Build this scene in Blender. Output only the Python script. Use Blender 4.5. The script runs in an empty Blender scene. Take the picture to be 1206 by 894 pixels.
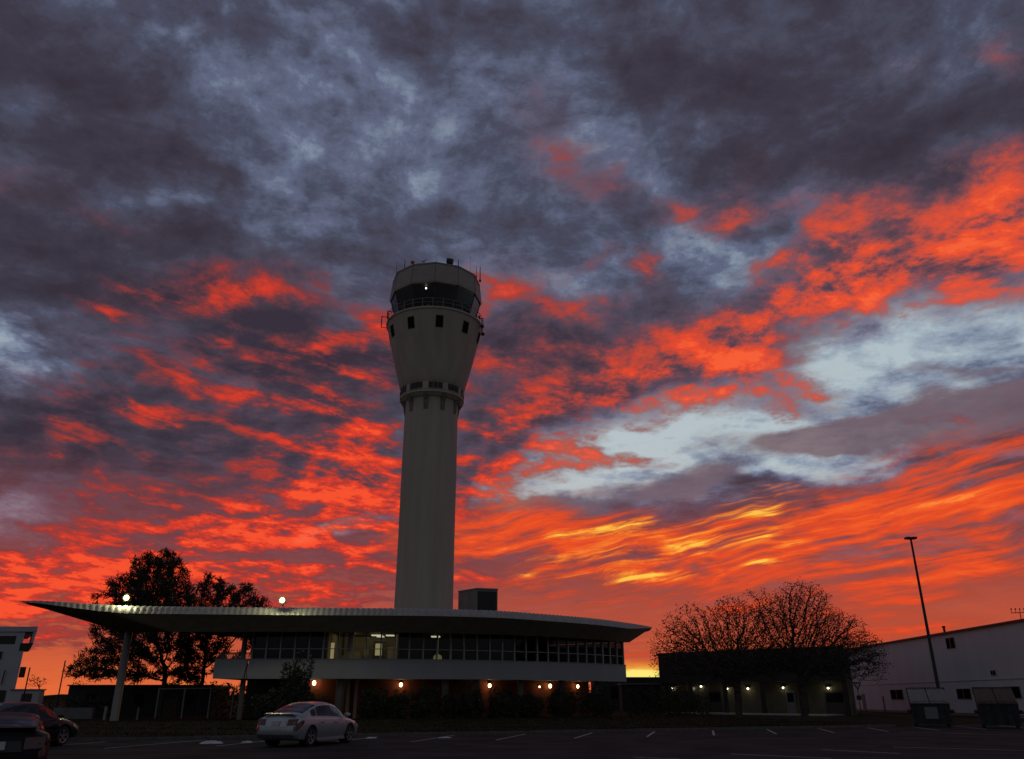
import bpy, math, random
import numpy as np
from mathutils import Vector, Matrix
random.seed(7)
sc = bpy.context.scene
COL = sc.collection
PI = math.pi
R = math.radians
# ------------------------------------------------------------------ survey helpers
CAMZ = 1.6; PITCH = R(21.75); FPX = 940.0
def P(px, py, Y):
    """world point seen at a picture position, Y metres north of the camera"""
    xc = (px-603)/FPX; yc = (447-py)/FPX
    dy = math.cos(PITCH)-yc*math.sin(PITCH); dz = math.sin(PITCH)+yc*math.cos(PITCH)
    t = Y/dy
    return Vector((t*xc, Y, CAMZ+t*dz))
def G(px, py, z=0.0):
    xc = (px-603)/FPX; yc = (447-py)/FPX
    dy = math.cos(PITCH)-yc*math.sin(PITCH); dz = math.sin(PITCH)+yc*math.cos(PITCH)
    t = (z-CAMZ)/dz
    return Vector((t*xc, t*dy, z))
def proj(v):
    d = Vector(v)-Vector((0, 0, CAMZ))
    dep = d.y*math.cos(PITCH)+d.z*math.sin(PITCH)
    up = -d.y*math.sin(PITCH)+d.z*math.cos(PITCH)
    return 603+FPX*d.x/dep, 447-FPX*up/dep
# ------------------------------------------------------------------ materials
MATS = {}
def mat(name, col, rough=0.7, metal=0.0, var=0.0, scale=2.0, bump=0.0, stretch=(1, 1, 1), spec=0.5, col2=None, detail=5, coat=0.0):
    m = bpy.data.materials.new(name); m.use_nodes = True
    nt = m.node_tree; b = nt.nodes['Principled BSDF']
    b.inputs['Base Color'].default_value = (*col, 1); b.inputs['Roughness'].default_value = rough
    b.inputs['Metallic'].default_value = metal
    b.inputs['Specular IOR Level'].default_value = spec
    b.inputs['Coat Weight'].default_value = coat
    if var or bump or col2:
        tc = nt.nodes.new('ShaderNodeTexCoord'); mp = nt.nodes.new('ShaderNodeMapping')
        mp.inputs['Scale'].default_value = stretch
        nt.links.new(tc.outputs['Object'], mp.inputs['Vector'])
        n = nt.nodes.new('ShaderNodeTexNoise'); n.inputs['Scale'].default_value = scale; n.inputs['Detail'].default_value = detail
        nt.links.new(mp.outputs[0], n.inputs['Vector'])
        if var or col2:
            r = nt.nodes.new('ShaderNodeValToRGB')
            c2 = col2 or tuple(min(1, c*(1+var)) for c in col)
            c1 = col if col2 else tuple(c*(1-var) for c in col)
            r.color_ramp.elements[0].position = 0.32; r.color_ramp.elements[0].color = (*c1, 1)
            r.color_ramp.elements[1].position = 0.68; r.color_ramp.elements[1].color = (*c2, 1)
            nt.links.new(n.outputs['Fac'], r.inputs['Fac']); nt.links.new(r.outputs[0], b.inputs['Base Color'])
        if bump:
            bn = nt.nodes.new('ShaderNodeBump'); bn.inputs['Strength'].default_value = bump; bn.inputs['Distance'].default_value = 0.05
            nt.links.new(n.outputs['Fac'], bn.inputs['Height']); nt.links.new(bn.outputs[0], b.inputs['Normal'])
    MATS[name] = m
    return m
def emis(name, col, strength):
    m = bpy.data.materials.new(name); m.use_nodes = True
    nt = m.node_tree; nt.nodes.clear()
    e = nt.nodes.new('ShaderNodeEmission'); o = nt.nodes.new('ShaderNodeOutputMaterial')
    e.inputs[0].default_value = (*col, 1); e.inputs[1].default_value = strength
    nt.links.new(e.outputs[0], o.inputs[0]); MATS[name] = m
    return m
def glass(name, tint, gloss=0.12, rough=0.03):
    m = bpy.data.materials.new(name); m.use_nodes = True
    nt = m.node_tree; nt.nodes.clear()
    t = nt.nodes.new('ShaderNodeBsdfTransparent'); t.inputs[0].default_value = (*tint, 1)
    g = nt.nodes.new('ShaderNodeBsdfGlossy'); g.inputs['Roughness'].default_value = rough
    g.inputs[0].default_value = (.9, .9, .9, 1)
    f = nt.nodes.new('ShaderNodeFresnel'); f.inputs[0].default_value = 1.36
    mx = nt.nodes.new('ShaderNodeMixShader'); o = nt.nodes.new('ShaderNodeOutputMaterial')
    nt.links.new(f.outputs[0], mx.inputs[0]); nt.links.new(t.outputs[0], mx.inputs[1]); nt.links.new(g.outputs[0], mx.inputs[2])
    nt.links.new(mx.outputs[0], o.inputs[0]); MATS[name] = m
    return m
concrete = mat('tower_concrete', (.41, .36, .30), .85, var=.09, scale=.7, stretch=(1.6, 1.6, .16))
concrete_dk = mat('band_concrete', (.17, .16, .14), .85, var=.2, scale=3)
cabpanel = mat('cab_panel', (.31, .275, .235), .6, var=.06, scale=1.5)
metal_dk = mat('dark_metal', (.03, .03, .032), .5, .4)
metal_gr = mat('grey_metal', (.22, .22, .22), .5, .5, var=.1)
black = mat('black_paint', (.012, .012, .013), .5)
white_pan = mat('white_panel', (.36, .365, .38), .55, var=.05, scale=.6, stretch=(1, 1, .4))
white_wall = mat('white_wall', (.45, .52, .55), .7, var=.07, scale=.5, stretch=(1, 1, .3))
roof_metal = mat('roof_metal', (.34, .33, .31), .45, .2, var=.12, scale=3)
soffit_m = mat('soffit_boards', (.34, .28, .20), .75, var=.12, scale=1.5)
trim = mat('grey_trim', (.30, .29, .28), .6)
mullion_m = mat('mullion_metal', (.40, .39, .38), .5, .2)
brick = None
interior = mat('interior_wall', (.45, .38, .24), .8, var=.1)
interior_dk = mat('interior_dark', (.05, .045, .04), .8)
winglass = glass('window_glass', (.55, .55, .52))
cabglass = glass('cab_glass', (.62, .68, .70))
bark = mat('bark', (.05, .04, .032), .9, var=.3, scale=6)
needle = mat('pine_needles', (.022, .034, .016), .8, var=.35, scale=.8)
leafm = mat('dry_leaves', (.06, .045, .025), .8, var=.4, scale=.8)
bushm = mat('bush_leaves', (.03, .042, .02), .8, var=.35, scale=1.5)
tyre_m = mat('tyre_rubber', (.012, .012, .012), .85)
rim_m = mat('alloy_rim', (.45, .46, .48), .3, .9)
lamp_warm = emis('warm_lamp', (1.0, .62, .28), 9)
lamp_flood = emis('flood_lamp', (1.0, .84, .26), 9)
lamp_white = emis('white_lamp', (1.0, .9, .66), 9)
tube_m = emis('ceiling_tube', (1.0, .95, .68), .9)
def brickmat():
    m = mat('red_brick', (.24, .07, .035), .9)
    nt = m.node_tree; b = nt.nodes['Principled BSDF']
    tc = nt.nodes.new('ShaderNodeTexCoord'); br = nt.nodes.new('ShaderNodeTexBrick')
    sp = nt.nodes.new('ShaderNodeSeparateXYZ'); cb = nt.nodes.new('ShaderNodeCombineXYZ')
    nt.links.new(tc.outputs['Object'], sp.inputs[0])
    nt.links.new(sp.outputs['X'], cb.inputs['X']); nt.links.new(sp.outputs['Z'], cb.inputs['Y'])
    nt.links.new(cb.outputs[0], br.inputs['Vector'])
    br.inputs['Scale'].default_value = 3; br.inputs['Color1'].default_value = (.26, .07, .035, 1); br.inputs['Color2'].default_value = (.17, .045, .025, 1)
    br.inputs['Mortar'].default_value = (.15, .07, .045, 1)
    nt.links.new(br.outputs['Color'], b.inputs['Base Color'])
    return m
brick = brickmat()
# ------------------------------------------------------------------ mesh builder
class MB:
    def __init__(s): s.v = []; s.f = []
    def add(s, vs, fs):
        o = len(s.v); s.v += [tuple(v) for v in vs]; s.f += [tuple(i+o for i in f) for f in fs]; return s
    def box(s, x0, x1, y0, y1, z0, z1):
        return s.add([(x0,y0,z0),(x1,y0,z0),(x1,y1,z0),(x0,y1,z0),(x0,y0,z1),(x1,y0,z1),(x1,y1,z1),(x0,y1,z1)],
                     [(0,3,2,1),(4,5,6,7),(0,1,5,4),(1,2,6,5),(2,3,7,6),(3,0,4,7)])
    def hexa(s, p):   # 8 points: bottom 4 then top 4
        return s.add(p, [(0,3,2,1),(4,5,6,7),(0,1,5,4),(1,2,6,5),(2,3,7,6),(3,0,4,7)])
    def quad(s, a, b, c, d): return s.add([a,b,c,d], [(0,1,2,3)])
    def tube(s, a, b, r0, r1=None, n=8, cap=True):
        a = Vector(a); b = Vector(b); r1 = r0 if r1 is None else r1
        d = (b-a)
        if d.length < 1e-6: return s
        d.normalize(); u = d.orthogonal().normalized(); w = d.cross(u)
        vs = []
        for c, r in ((a, r0), (b, r1)):
            for k in range(n):
                t = 2*PI*k/n; vs.append(c+u*(r*math.cos(t))+w*(r*math.sin(t)))
        fs = [(k, (k+1) % n, n+(k+1) % n, n+k) for k in range(n)]
        if cap: fs += [tuple(range(n-1, -1, -1)), tuple(range(n, 2*n))]
        return s.add(vs, fs)
    def lathe(s, prof, c=(0, 0), n=48, cap=False, a0=0.0):
        vs = []
        for r, z in prof:
            for k in range(n):
                t = 2*PI*k/n+a0; vs.append((c[0]+r*math.sin(t), c[1]-r*math.cos(t), z))
        fs = []
        for i in range(len(prof)-1):
            for k in range(n):
                k2 = (k+1) % n; fs.append((i*n+k, i*n+k2, (i+1)*n+k2, (i+1)*n+k))
        if cap:
            fs.append(tuple(range(n-1, -1, -1))); fs.append(tuple((len(prof)-1)*n+k for k in range(n)))
        return s.add(vs, fs)
    def ellip(s, c, rx, ry, rz, n=12, m=7):
        vs = []; fs = []
        for i in range(m+1):
            ph = PI*i/m
            for k in range(n):
                t = 2*PI*k/n
                vs.append((c[0]+rx*math.sin(ph)*math.cos(t), c[1]+ry*math.sin(ph)*math.sin(t), c[2]+rz*math.cos(ph)))
        for i in range(m):
            for k in range(n):
                k2 = (k+1) % n; fs.append((i*n+k, (i+1)*n+k, (i+1)*n+k2, i*n+k2))
        return s.add(vs, fs)
    def prism(s, pts, z0, z1):
        n = len(pts)
        vs = [(x, y, z0) for x, y in pts]+[(x, y, z1) for x, y in pts]
        fs = [(k, (k+1) % n, n+(k+1) % n, n+k) for k in range(n)]+[tuple(range(n-1, -1, -1)), tuple(range(n, 2*n))]
        return s.add(vs, fs)
    def build(s, name, m, parent=None, smooth=False, world=True, angle=35):
        me = bpy.data.meshes.new(name)
        off = parent_world(parent) if (parent is not None and world) else Vector((0, 0, 0))
        me.from_pydata([(v[0]-off.x, v[1]-off.y, v[2]-off.z) for v in s.v], [], s.f)
        me.validate(); me.update()
        me.materials.append(m)
        if smooth:
            me.polygons.foreach_set('use_smooth', [True]*len(me.polygons))
            try: me.set_sharp_from_angle(angle=R(angle))
            except Exception: pass
        o = bpy.data.objects.new(name, me); COL.objects.link(o)
        if parent is not None: o.parent = parent
        return o
def parent_world(p):
    v = Vector((0, 0, 0))
    while p is not None: v += p.location; p = p.parent
    return v
def tag(o, label=None, cat=None, group=None, kind=None):
    if label: o['label'] = label
    if cat: o['category'] = cat
    if group: o['group'] = group
    if kind: o['kind'] = kind
    return o
def thing(name, loc, label, cat, group=None, rz=0):
    o = bpy.data.objects.new(name, None); COL.objects.link(o); o.empty_display_size = .2
    o.location = loc; o.rotation_euler = (0, 0, rz)
    return tag(o, label, cat, group)
def copy_tree(o, parent=None):
    c = o.copy(); COL.objects.link(c); c.parent = parent
    for ch in list(o.children): copy_tree(ch, c)
    return c
def lamp(name, parent, loc, power, col, radius=.1, kind='POINT', world=True):
    l = bpy.data.lights.new(name, kind); l.energy = power; l.color = col
    if kind != 'SUN': l.shadow_soft_size = radius
    o = bpy.data.objects.new(name, l); COL.objects.link(o)
    o.location = Vector(loc)-(parent_world(parent) if world else Vector((0, 0, 0))); o.parent = parent
    return o
# ------------------------------------------------------------------ camera
cd = bpy.data.cameras.new('camera'); cam = bpy.data.objects.new('camera', cd); COL.objects.link(cam)
cam.location = (0, 0, CAMZ); cam.rotation_euler = (PI/2+PITCH, 0, 0)
cd.sensor_width = 36; cd.lens = 36*FPX/1206; cd.clip_end = 5000; cd.clip_start = .1
sc.camera = cam
# ------------------------------------------------------------------ sky (world)
W = bpy.data.worlds.new('World'); sc.world = W; W.use_nodes = True
nt = W.node_tree; nt.nodes.clear(); L = nt.links
def N(t, **kw):
    n = nt.nodes.new(t)
    for k, v in kw.items(): setattr(n, k, v)
    return n
def setin(n, i, v):
    if v is None: return
    if hasattr(v, 'is_output') or isinstance(v, bpy.types.NodeSocket): L.new(v, n.inputs[i])
    else: n.inputs[i].default_value = v
def M(op, a, b=None, c=None, clamp=False):
    n = N('ShaderNodeMath', operation=op); n.use_clamp = clamp
    setin(n, 0, a); setin(n, 1, b); setin(n, 2, c); return n.outputs[0]
def VM(op, a, b=None, c=None):
    n = N('ShaderNodeVectorMath', operation=op); setin(n, 0, a)
    if b is not None: setin(n, 1, b)
    if c is not None: setin(n, 2, c)
    return n.outputs[0]
def comb(x, y, z=0.0):
    n = N('ShaderNodeCombineXYZ'); setin(n, 0, x); setin(n, 1, y); setin(n, 2, z); return n.outputs[0]
def noise(vec, scale, detail=4, rough=.5, dist=0.0, lac=2.0):
    n = N('ShaderNodeTexNoise'); setin(n, 'Vector', vec)
    n.inputs['Scale'].default_value = scale; n.inputs['Detail'].default_value = detail
    n.inputs['Roughness'].default_value = rough; n.inputs['Distortion'].default_value = dist
    n.inputs['Lacunarity'].default_value = lac
    return n
def sstep(v, a, b):
    n = N('ShaderNodeMapRange', interpolation_type='SMOOTHSTEP'); setin(n, 0, v)
    n.inputs[1].default_value = a; n.inputs[2].default_value = b; n.inputs[3].default_value = 0; n.inputs[4].default_value = 1
    return n.outputs[0]
def mix(f, a, b):
    n = N('ShaderNodeMix', data_type='RGBA'); setin(n, 0, f); setin(n, 6, a); setin(n, 7, b); return n.outputs[2]
def srgb(r, g, b):
    return tuple(((c/255)/12.92 if c <= 10 else (((c/255)+.055)/1.055)**2.4) for c in (r, g, b))+(1.0,)
def ramp(v, stops, interp='LINEAR'):
    n = N('ShaderNodeValToRGB'); r = n.color_ramp; r.interpolation = interp
    while len(r.elements) < len(stops): r.elements.new(.5)
    for e, (p_, c_) in zip(r.elements, stops): e.position = p_; e.color = c_
    L.new(v, n.inputs[0]); return n.outputs[0]
tc = N('ShaderNodeTexCoord'); gen = tc.outputs['Generated']
sx = N('ShaderNodeSeparateXYZ'); L.new(gen, sx.inputs[0]); X_, Y_, Z_ = sx.outputs
az = M('ARCTAN2', X_, Y_); el = M('ARCSINE', Z_)
UV = comb(az, el)
# perspective cloud-deck coordinates
h = M('ADD', M('MAXIMUM', Z_, -.02), .16)
deck = comb(M('DIVIDE', X_, h), M('DIVIDE', Y_, h))
# low streak coordinates: long in azimuth, thin in elevation, climbing to the right
strk = comb(M('MULTIPLY', az, 1.0), M('MULTIPLY', M('MULTIPLY_ADD', az, -.13, el), 6.5))
# domain warps that tear the cloud masses
def centred(n, amp): return VM('MULTIPLY', VM('SUBTRACT', n.outputs['Color'], (.5, .5, .5)), amp)
w1 = centred(noise(UV, 4.5, 3, .55), (.16, .10, 0))
w2 = centred(noise(comb(az, M('MULTIPLY', el, 2.2)), 17, 5, .62), (.085, .045, 0))
UVw = VM('ADD', VM('ADD', UV, w1), w2)
UVs = VM('ADD', UV, VM('MULTIPLY', VM('ADD', w1, w2), (.35, .3, 0)))
def azel(px, py):
    xc = (px-603)/FPX; yc = (447-py)/FPX
    v = Vector((xc, math.cos(PITCH)-yc*math.sin(PITCH), math.sin(PITCH)+yc*math.cos(PITCH))).normalized()
    return math.atan2(v.x, v.y), math.asin(v.z)
def field(blobs, vec, base=0.0, kind='SPHERICAL'):
    acc = base
    for (cx, cy, rx, ry, ang, w) in blobs:
        c = azel(cx, cy); ca, sa = math.cos(R(ang)), math.sin(R(ang))
        e1 = azel(cx+ca*rx, cy-sa*rx); e2 = azel(cx-sa*ry, cy-ca*ry)
        l1 = math.hypot(e1[0]-c[0], e1[1]-c[1]); l2 = math.hypot(e2[0]-c[0], e2[1]-c[1])
        th = math.atan2(e1[1]-c[1], e1[0]-c[0])
        mp = N('ShaderNodeMapping', vector_type='TEXTURE'); L.new(vec, mp.inputs[0])
        mp.inputs[1].default_value = (c[0], c[1], 0); mp.inputs[2].default_value = (0, 0, th); mp.inputs[3].default_value = (l1, l2, 1)
        g = N('ShaderNodeTexGradient', gradient_type=kind); L.new(mp.outputs[0], g.inputs[0])
        acc = M('MULTIPLY_ADD', g.outputs['Fac'], w, acc)
    return acc
# noises
nd = noise(deck, 1.15, 9, .60, .35).outputs['Fac']            # cloud deck billows
nd2 = noise(VM('ADD', deck, (7, 3, 0)), 3.6, 7, .62, .2).outputs['Fac']
nbig = noise(VM('ADD', deck, (1.5, 9, 0)), .55, 4, .5).outputs['Fac']
ns = noise(VM('ADD', strk, VM('MULTIPLY', w1, (1.2, 5, 0))), 5.5, 8, .66, .25).outputs['Fac']        # streaks
# openness of the blue-grey deck : (cx, cy, rx, ry, angle, weight)
OPEN = [(790,520,210,75,12,1.1),(720,505,110,45,15,.9),(640,575,110,34,15,.9),(860,470,150,60,0,.7),(1080,405,260,85,6,1.15),(1190,375,110,60,0,.7),(680,560,150,50,14,.7),(940,500,160,50,0,.5),(1010,410,130,60,20,.8),
        (1180,385,130,50,5,.7),(960,540,190,40,6,.55),(1050,515,140,26,8,.55),(900,545,120,30,8,.5),(600,592,70,22,0,.5),
        (0,425,80,52,-14,.85),(60,450,90,34,-8,.3),(35,612,110,26,-8,.2),(425,626,66,15,8,1.0),
        (345,150,120,90,-35,.15),(186,25,60,26,0,.2),(70,150,90,50,-15,.10),(205,228,60,18,0,.16),(480,120,150,110,-30,.08),
        (500,220,60,60,-60,.07),(690,115,80,50,-30,.1),(840,150,60,26,30,.1),(870,310,110,50,10,.2),(650,330,120,60,0,.2),(410,60,120,60,-20,.2),
        (265,455,60,26,-30,.25),(560,350,70,60,0,.2),(415,370,60,30,0,.22),(950,235,70,40,40,.15)]
DARK = [(60,80,240,120,-25,.5),(190,190,200,80,-35,.55),(120,310,330,90,-8,.6),(330,400,260,110,-5,.7),(120,520,300,110,-6,.75),(920,110,330,190,-10,.6),(1100,160,260,150,-10,.45),
        (790,80,170,90,-20,.35),(600,290,120,60,0,.25),(650,250,140,60,0,.2),(440,200,60,40,0,.1),(620,420,220,110,0,.5),(380,440,200,90,0,.4),(60,250,150,60,-10,.2)]
REDF = [(20,700,360,90,0,1.3),(170,690,330,50,0,.9),(300,620,260,40,-4,.5),(120,660,260,50,0,.6),(420,600,140,50,0,.6),(300,652,300,72,0,.85),(520,650,240,80,0,.8),(400,540,150,70,-22,.75),(398,494,75,32,-14,.8),(360,575,190,52,-8,.55),(440,560,110,80,0,.5),
        (120,482,180,26,-12,.5),(215,505,180,22,-14,.5),(230,450,200,60,-14,.4),(380,440,90,60,-14,.3),(60,500,60,18,0,.3),(130,550,220,60,-10,.4),(40,545,90,20,0,.2),(170,602,200,30,0,.35),
        (285,335,170,52,8,.56),(318,338,80,26,0,.2),(200,350,90,30,-10,.25),(262,392,60,20,25,.5),(160,368,70,26,-25,.5),(240,415,50,16,-70,.3),
        (15,200,90,30,-5,.4),(130,250,90,18,-22,.38),(430,405,120,80,-10,.62),(410,432,80,30,-10,.25),(330,430,100,40,-10,.35),(300,480,130,40,-14,.3),
        (660,180,110,50,-35,.28),(705,205,70,32,-20,.3),(805,240,75,26,18,.62),(880,200,60,32,60,.4),(868,245,80,24,12,.45),(640,120,60,40,-30,.15),
        (768,316,50,24,-38,.75),(690,300,60,14,30,.35),(680,350,110,26,12,.35),(600,400,160,85,5,.62),(580,330,80,34,20,.4),(700,420,120,40,10,.3),(740,360,120,24,12,.3),
        (840,400,170,66,15,.95),(870,380,90,44,30,.6),(730,465,210,50,16,1.2),(850,452,160,50,6,1.1),(920,470,60,26,0,.6),(955,447,80,18,-4,.9),(930,475,90,20,4,.6),
        (610,540,120,60,22,1.0),(690,545,100,17,-2,1.1),(560,580,60,45,0,.7),(560,500,90,70,0,.4),
        (1040,322,220,72,8,1.1),(1130,325,260,66,0,1.1),(1200,290,90,90,0,.5),(960,338,80,32,0,.6),(1030,250,120,50,30,.35),(1170,225,130,60,30,.7),(960,270,70,30,25,.5),(1180,290,100,60,20,.6),(1190,60,70,40,-25,.38),(960,240,80,50,50,.3),(980,320,100,50,0,.5),
        (1198,401,32,12,0,1.2),(1130,492,60,10,4,.45)]
REDLOW = [(1000,705,320,50,6,.6),(680,695,220,40,4,.55),(1050,750,260,30,4,.4),(660,650,260,60,0,1.0),(900,625,330,62,8,1.0),(1150,560,240,72,11,1.15),(1000,640,360,60,6,1.0),(1150,650,220,60,6,.7),(640,610,160,26,0,.6),(560,640,140,50,0,.6),
          (780,700,130,28,10,.55),(1130,745,260,26,6,.75),(1000,735,160,24,6,.5),(740,770,100,60,0,.8),(860,715,120,20,8,.4),(1080,690,200,26,6,.4)]
GREY = [(1080,500,260,36,9,1.2),(1180,478,150,46,12,1.0),(960,515,190,26,10,.85),(1010,525,120,26,8,.3),(840,560,110,30,12,.75),(620,605,140,17,2,1.0),(720,590,120,20,5,.55),(900,400,110,50,10,.45),
        (960,395,90,34,20,.5),(1125,437,80,14,-2,.6),(820,520,60,24,10,.45),(1100,560,200,26,8,.4),(560,600,60,20,0,.4),(790,575,110,20,4,.4)]
YEL = [(810,610,150,22,15,.6),(880,582,110,20,15,.65),(740,650,290,66,8,.66),(920,640,260,66,8,.56),(725,622,90,10,8,.7),(660,632,90,8,6,.5),(740,678,110,11,3,1.0),(700,655,150,12,6,.45),(620,676,40,7,0,.7),(905,600,60,12,10,.5),
       (905,608,70,8,4,.7),(900,665,30,5,0,.8),(960,572,70,12,12,.45),(850,640,160,20,8,.35),(1050,560,120,16,14,.25),(760,765,180,40,0,.35),(1190,750,120,14,6,.4),(620,660,90,9,0,.5),(600,690,60,6,0,.3)]
op = field(OPEN, UVw); dk = field(DARK, UVw); rd = field(REDF, UVw); rl = field(REDLOW, UVs); gy = field(GREY, VM('ADD', UV, VM('MULTIPLY', VM('ADD', w1, w2), (.75, .6, 0)))); ye = field(YEL, UVs)
# relief: cloud height against the height a step nearer the sun, so undersides and rims catch light
H0 = VM('ADD', deck, VM('MULTIPLY', w1, (.5, .5, 0)))
def hgt(off): return noise(VM('ADD', H0, off), 2.8, 10, .67, .15).outputs['Fac']
S = M('SUBTRACT', hgt((0, 0, 0)), hgt((.015, .075, 0)))
maroon = M('SUBTRACT', 1.0, M('POWER', 2.0, M('MULTIPLY', rd, -2.5)))
# 1 blue-grey deck
nf = noise(VM('ADD', comb(az, M('MULTIPLY', el, 2.0)), VM('MULTIPLY', w1, (1, 1, 0))), 19, 8, .68, .3).outputs['Fac']
nm = noise(VM('ADD', UV, VM('MULTIPLY', w1, (.8, .8, 0))), 9, 8, .62, .2).outputs['Fac']
t = M('MULTIPLY_ADD', M('SUBTRACT', nd, .5), .55, .41)
t = M('MULTIPLY_ADD', M('SUBTRACT', nm, .5), .55, t)
t = M('MULTIPLY_ADD', M('SUBTRACT', nbig, .5), .35, t)
t = M('MULTIPLY_ADD', M('SUBTRACT', nd2, .5), .42, t)
t = M('MULTIPLY_ADD', M('SUBTRACT', nf, .5), .22, t)
t = M('MULTIPLY_ADD', S, 1.5, t)
t = M('ADD', t, M('MULTIPLY', M('SUBTRACT', 1.0, M('POWER', 2.0, M('MULTIPLY', op, -2.6))), .68)); t = M('SUBTRACT', t, M('MULTIPLY', dk, .42))
base = ramp(t, [(0, srgb(54,49,61)), (.22, srgb(63,59,73)), (.42, srgb(74,77,96)), (.60, srgb(97,105,130)), (.80, srgb(140,154,172)), (1.0, srgb(172,187,194))])
base = mix(M('MULTIPLY', maroon, .55), base, mix(t, srgb(62,46,58), srgb(132,98,112)))
# 2 warm air low over the horizon
lowf = M('ADD', M('MULTIPLY', M('SUBTRACT', 1.0, sstep(el, .08, .18)), .65), M('MULTIPLY', M('SUBTRACT', 1.0, sstep(el, .17, .27)), .4))
base = mix(M('MULTIPLY', lowf, .93), base, ramp(M('ADD', M('MULTIPLY', el, 4.0), M('MULTIPLY', M('SUBTRACT', ns, .5), .25)), [(0, srgb(232,108,56)), (.25, srgb(194,84,56)), (.6, srgb(164,72,60))]))
# 3 purple-grey cloud banks
gm = sstep(M('ADD', gy, M('ADD', M('MULTIPLY', M('SUBTRACT', ns, .5), .9), M('MULTIPLY', M('SUBTRACT', nd2, .5), .8))), .12, .78)
base = mix(M('MULTIPLY', gm, .95), base, mix(nd2, srgb(78,66,80), srgb(132,112,122)))
# 4 sunlit red undersides
lowm = M('SUBTRACT', 1.0, sstep(el, .22, .42))
n4 = M('ADD', M('MULTIPLY', M('SUBTRACT', nd, .5), 1.1), M('ADD', M('MULTIPLY', M('SUBTRACT', nd2, .5), 1.35), M('MULTIPLY', M('MULTIPLY', M('SUBTRACT', ns, .5), 1.0), lowm)))
rdc = M('SUBTRACT', 1.0, M('POWER', 2.0, M('MULTIPLY', rd, -1.9)))      # saturating sum
ns3 = noise(VM('ADD', comb(az, M('MULTIPLY', M('MULTIPLY_ADD', az, .20, el), 6.0)), VM('MULTIPLY', w1, (1, 4, 0))), 8.5, 7, .64, .3).outputs['Fac']
lm = M('MULTIPLY', M('SUBTRACT', 1.0, sstep(az, -.12, .12)), M('SUBTRACT', 1.0, sstep(el, .40, .58)))
n4 = M('ADD', n4, M('MULTIPLY', M('MULTIPLY', M('SUBTRACT', ns3, .5), lm), 5.0))
r = M('ADD', M('MULTIPLY', rdc, .80), M('MULTIPLY', M('ADD', M('MULTIPLY', n4, .55), M('ADD', M('MULTIPLY', S, 4.2), M('MULTIPLY', M('SUBTRACT', nf, .5), 1.0))), M('MULTIPLY_ADD', rdc, .75, .36)))
ra = sstep(r, .06, .70)
hue = sstep(az, -.25, .55)
rcol = M('MULTIPLY', r, M('MULTIPLY_ADD', rdc, .50, .58))
rc = ramp(rcol, [(.06, srgb(74,54,66)), (.36, srgb(116,56,60)), (.60, srgb(172,58,50)), (.84, srgb(222,62,42)), (1.15, srgb(246,82,48))])
rc2 = ramp(rcol, [(.06, srgb(92,68,80)), (.36, srgb(138,72,74)), (.60, srgb(198,78,62)), (.82, srgb(232,80,50)), (1.15, srgb(246,98,56))])
base = mix(ra, base, mix(hue, rc, rc2))
ns2 = noise(VM('ADD', comb(az, M('MULTIPLY', M('MULTIPLY_ADD', az, -.16, el), 12.0)), VM('MULTIPLY', w1, (.8, 4.5, 0))), 7.5, 6, .62, .35).outputs['Fac']
# 5 low streaked orange
n5 = M('ADD', M('MULTIPLY', M('SUBTRACT', ns, .5), 2.3), M('MULTIPLY', M('SUBTRACT', nd2, .5), .5))
rlc = M('SUBTRACT', 1.0, M('POWER', 2.0, M('MULTIPLY', rl, -1.5)))
r5 = M('ADD', M('MULTIPLY', rlc, .84), M('MULTIPLY', M('ADD', M('MULTIPLY', n5, 1.0), M('MULTIPLY', M('SUBTRACT', ns2, .5), 1.5)), M('MULTIPLY_ADD', rlc, .9, .22)))
oc = ramp(r5, [(.12, srgb(130,74,70)), (.42, srgb(176,72,52)), (.68, srgb(228,76,38)), (.9, srgb(244,96,42)), (1.2, srgb(252,134,56))])
base = mix(sstep(r5, .10, .66), base, oc)
# 6 yellow streaks and the glow on the horizon
y5 = M('ADD', M('MULTIPLY', ye, .64), M('MULTIPLY', M('ADD', M('MULTIPLY', M('SUBTRACT', ns, .5), 2.2), M('MULTIPLY', M('SUBTRACT', ns2, .5), 3.1)), M('MULTIPLY_ADD', M('MINIMUM', ye, 1.0), .8, .15)))
base = mix(sstep(y5, .40, 1.05), base, ramp(y5, [(.45, srgb(246,116,46)), (.80, srgb(250,146,50)), (1.25, srgb(254,200,74))]))
glow = field([(755,798,80,30,0,1.2),(750,800,360,12,0,.8),(215,814,50,20,0,.9)], UVs)
base = mix(sstep(M('ADD', glow, M('MULTIPLY', M('SUBTRACT', ns, .5), .7)), .15, 1.1), base, ramp(glow, [(.3, srgb(240,112,44)), (.7, srgb(255,178,60)), (1.1, srgb(255,232,120))]))
sky = N('ShaderNodeTexSky', sky_type='NISHITA'); sky.sun_disc = False
SUN_AZ = R(8.5); SUN_EL = R(1.0)
sky.sun_elevation = SUN_EL; sky.sun_rotation = SUN_AZ
# clear twilight sky behind the thin parts of the deck
thin = sstep(t, .6, 1.2)
add = N('ShaderNodeMix', data_type='RGBA', blend_type='ADD'); add.inputs[0].default_value = 1
L.new(base, add.inputs[6])
sc_ = VM('SCALE', sky.outputs[0]); sc_.node.inputs['Scale'].default_value = 1.0
sm = VM('MULTIPLY', sc_, comb(M('MULTIPLY', thin, .02), M('MULTIPLY', thin, .02), M('MULTIPLY', thin, .02)))
L.new(sm, add.inputs[7])
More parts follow.
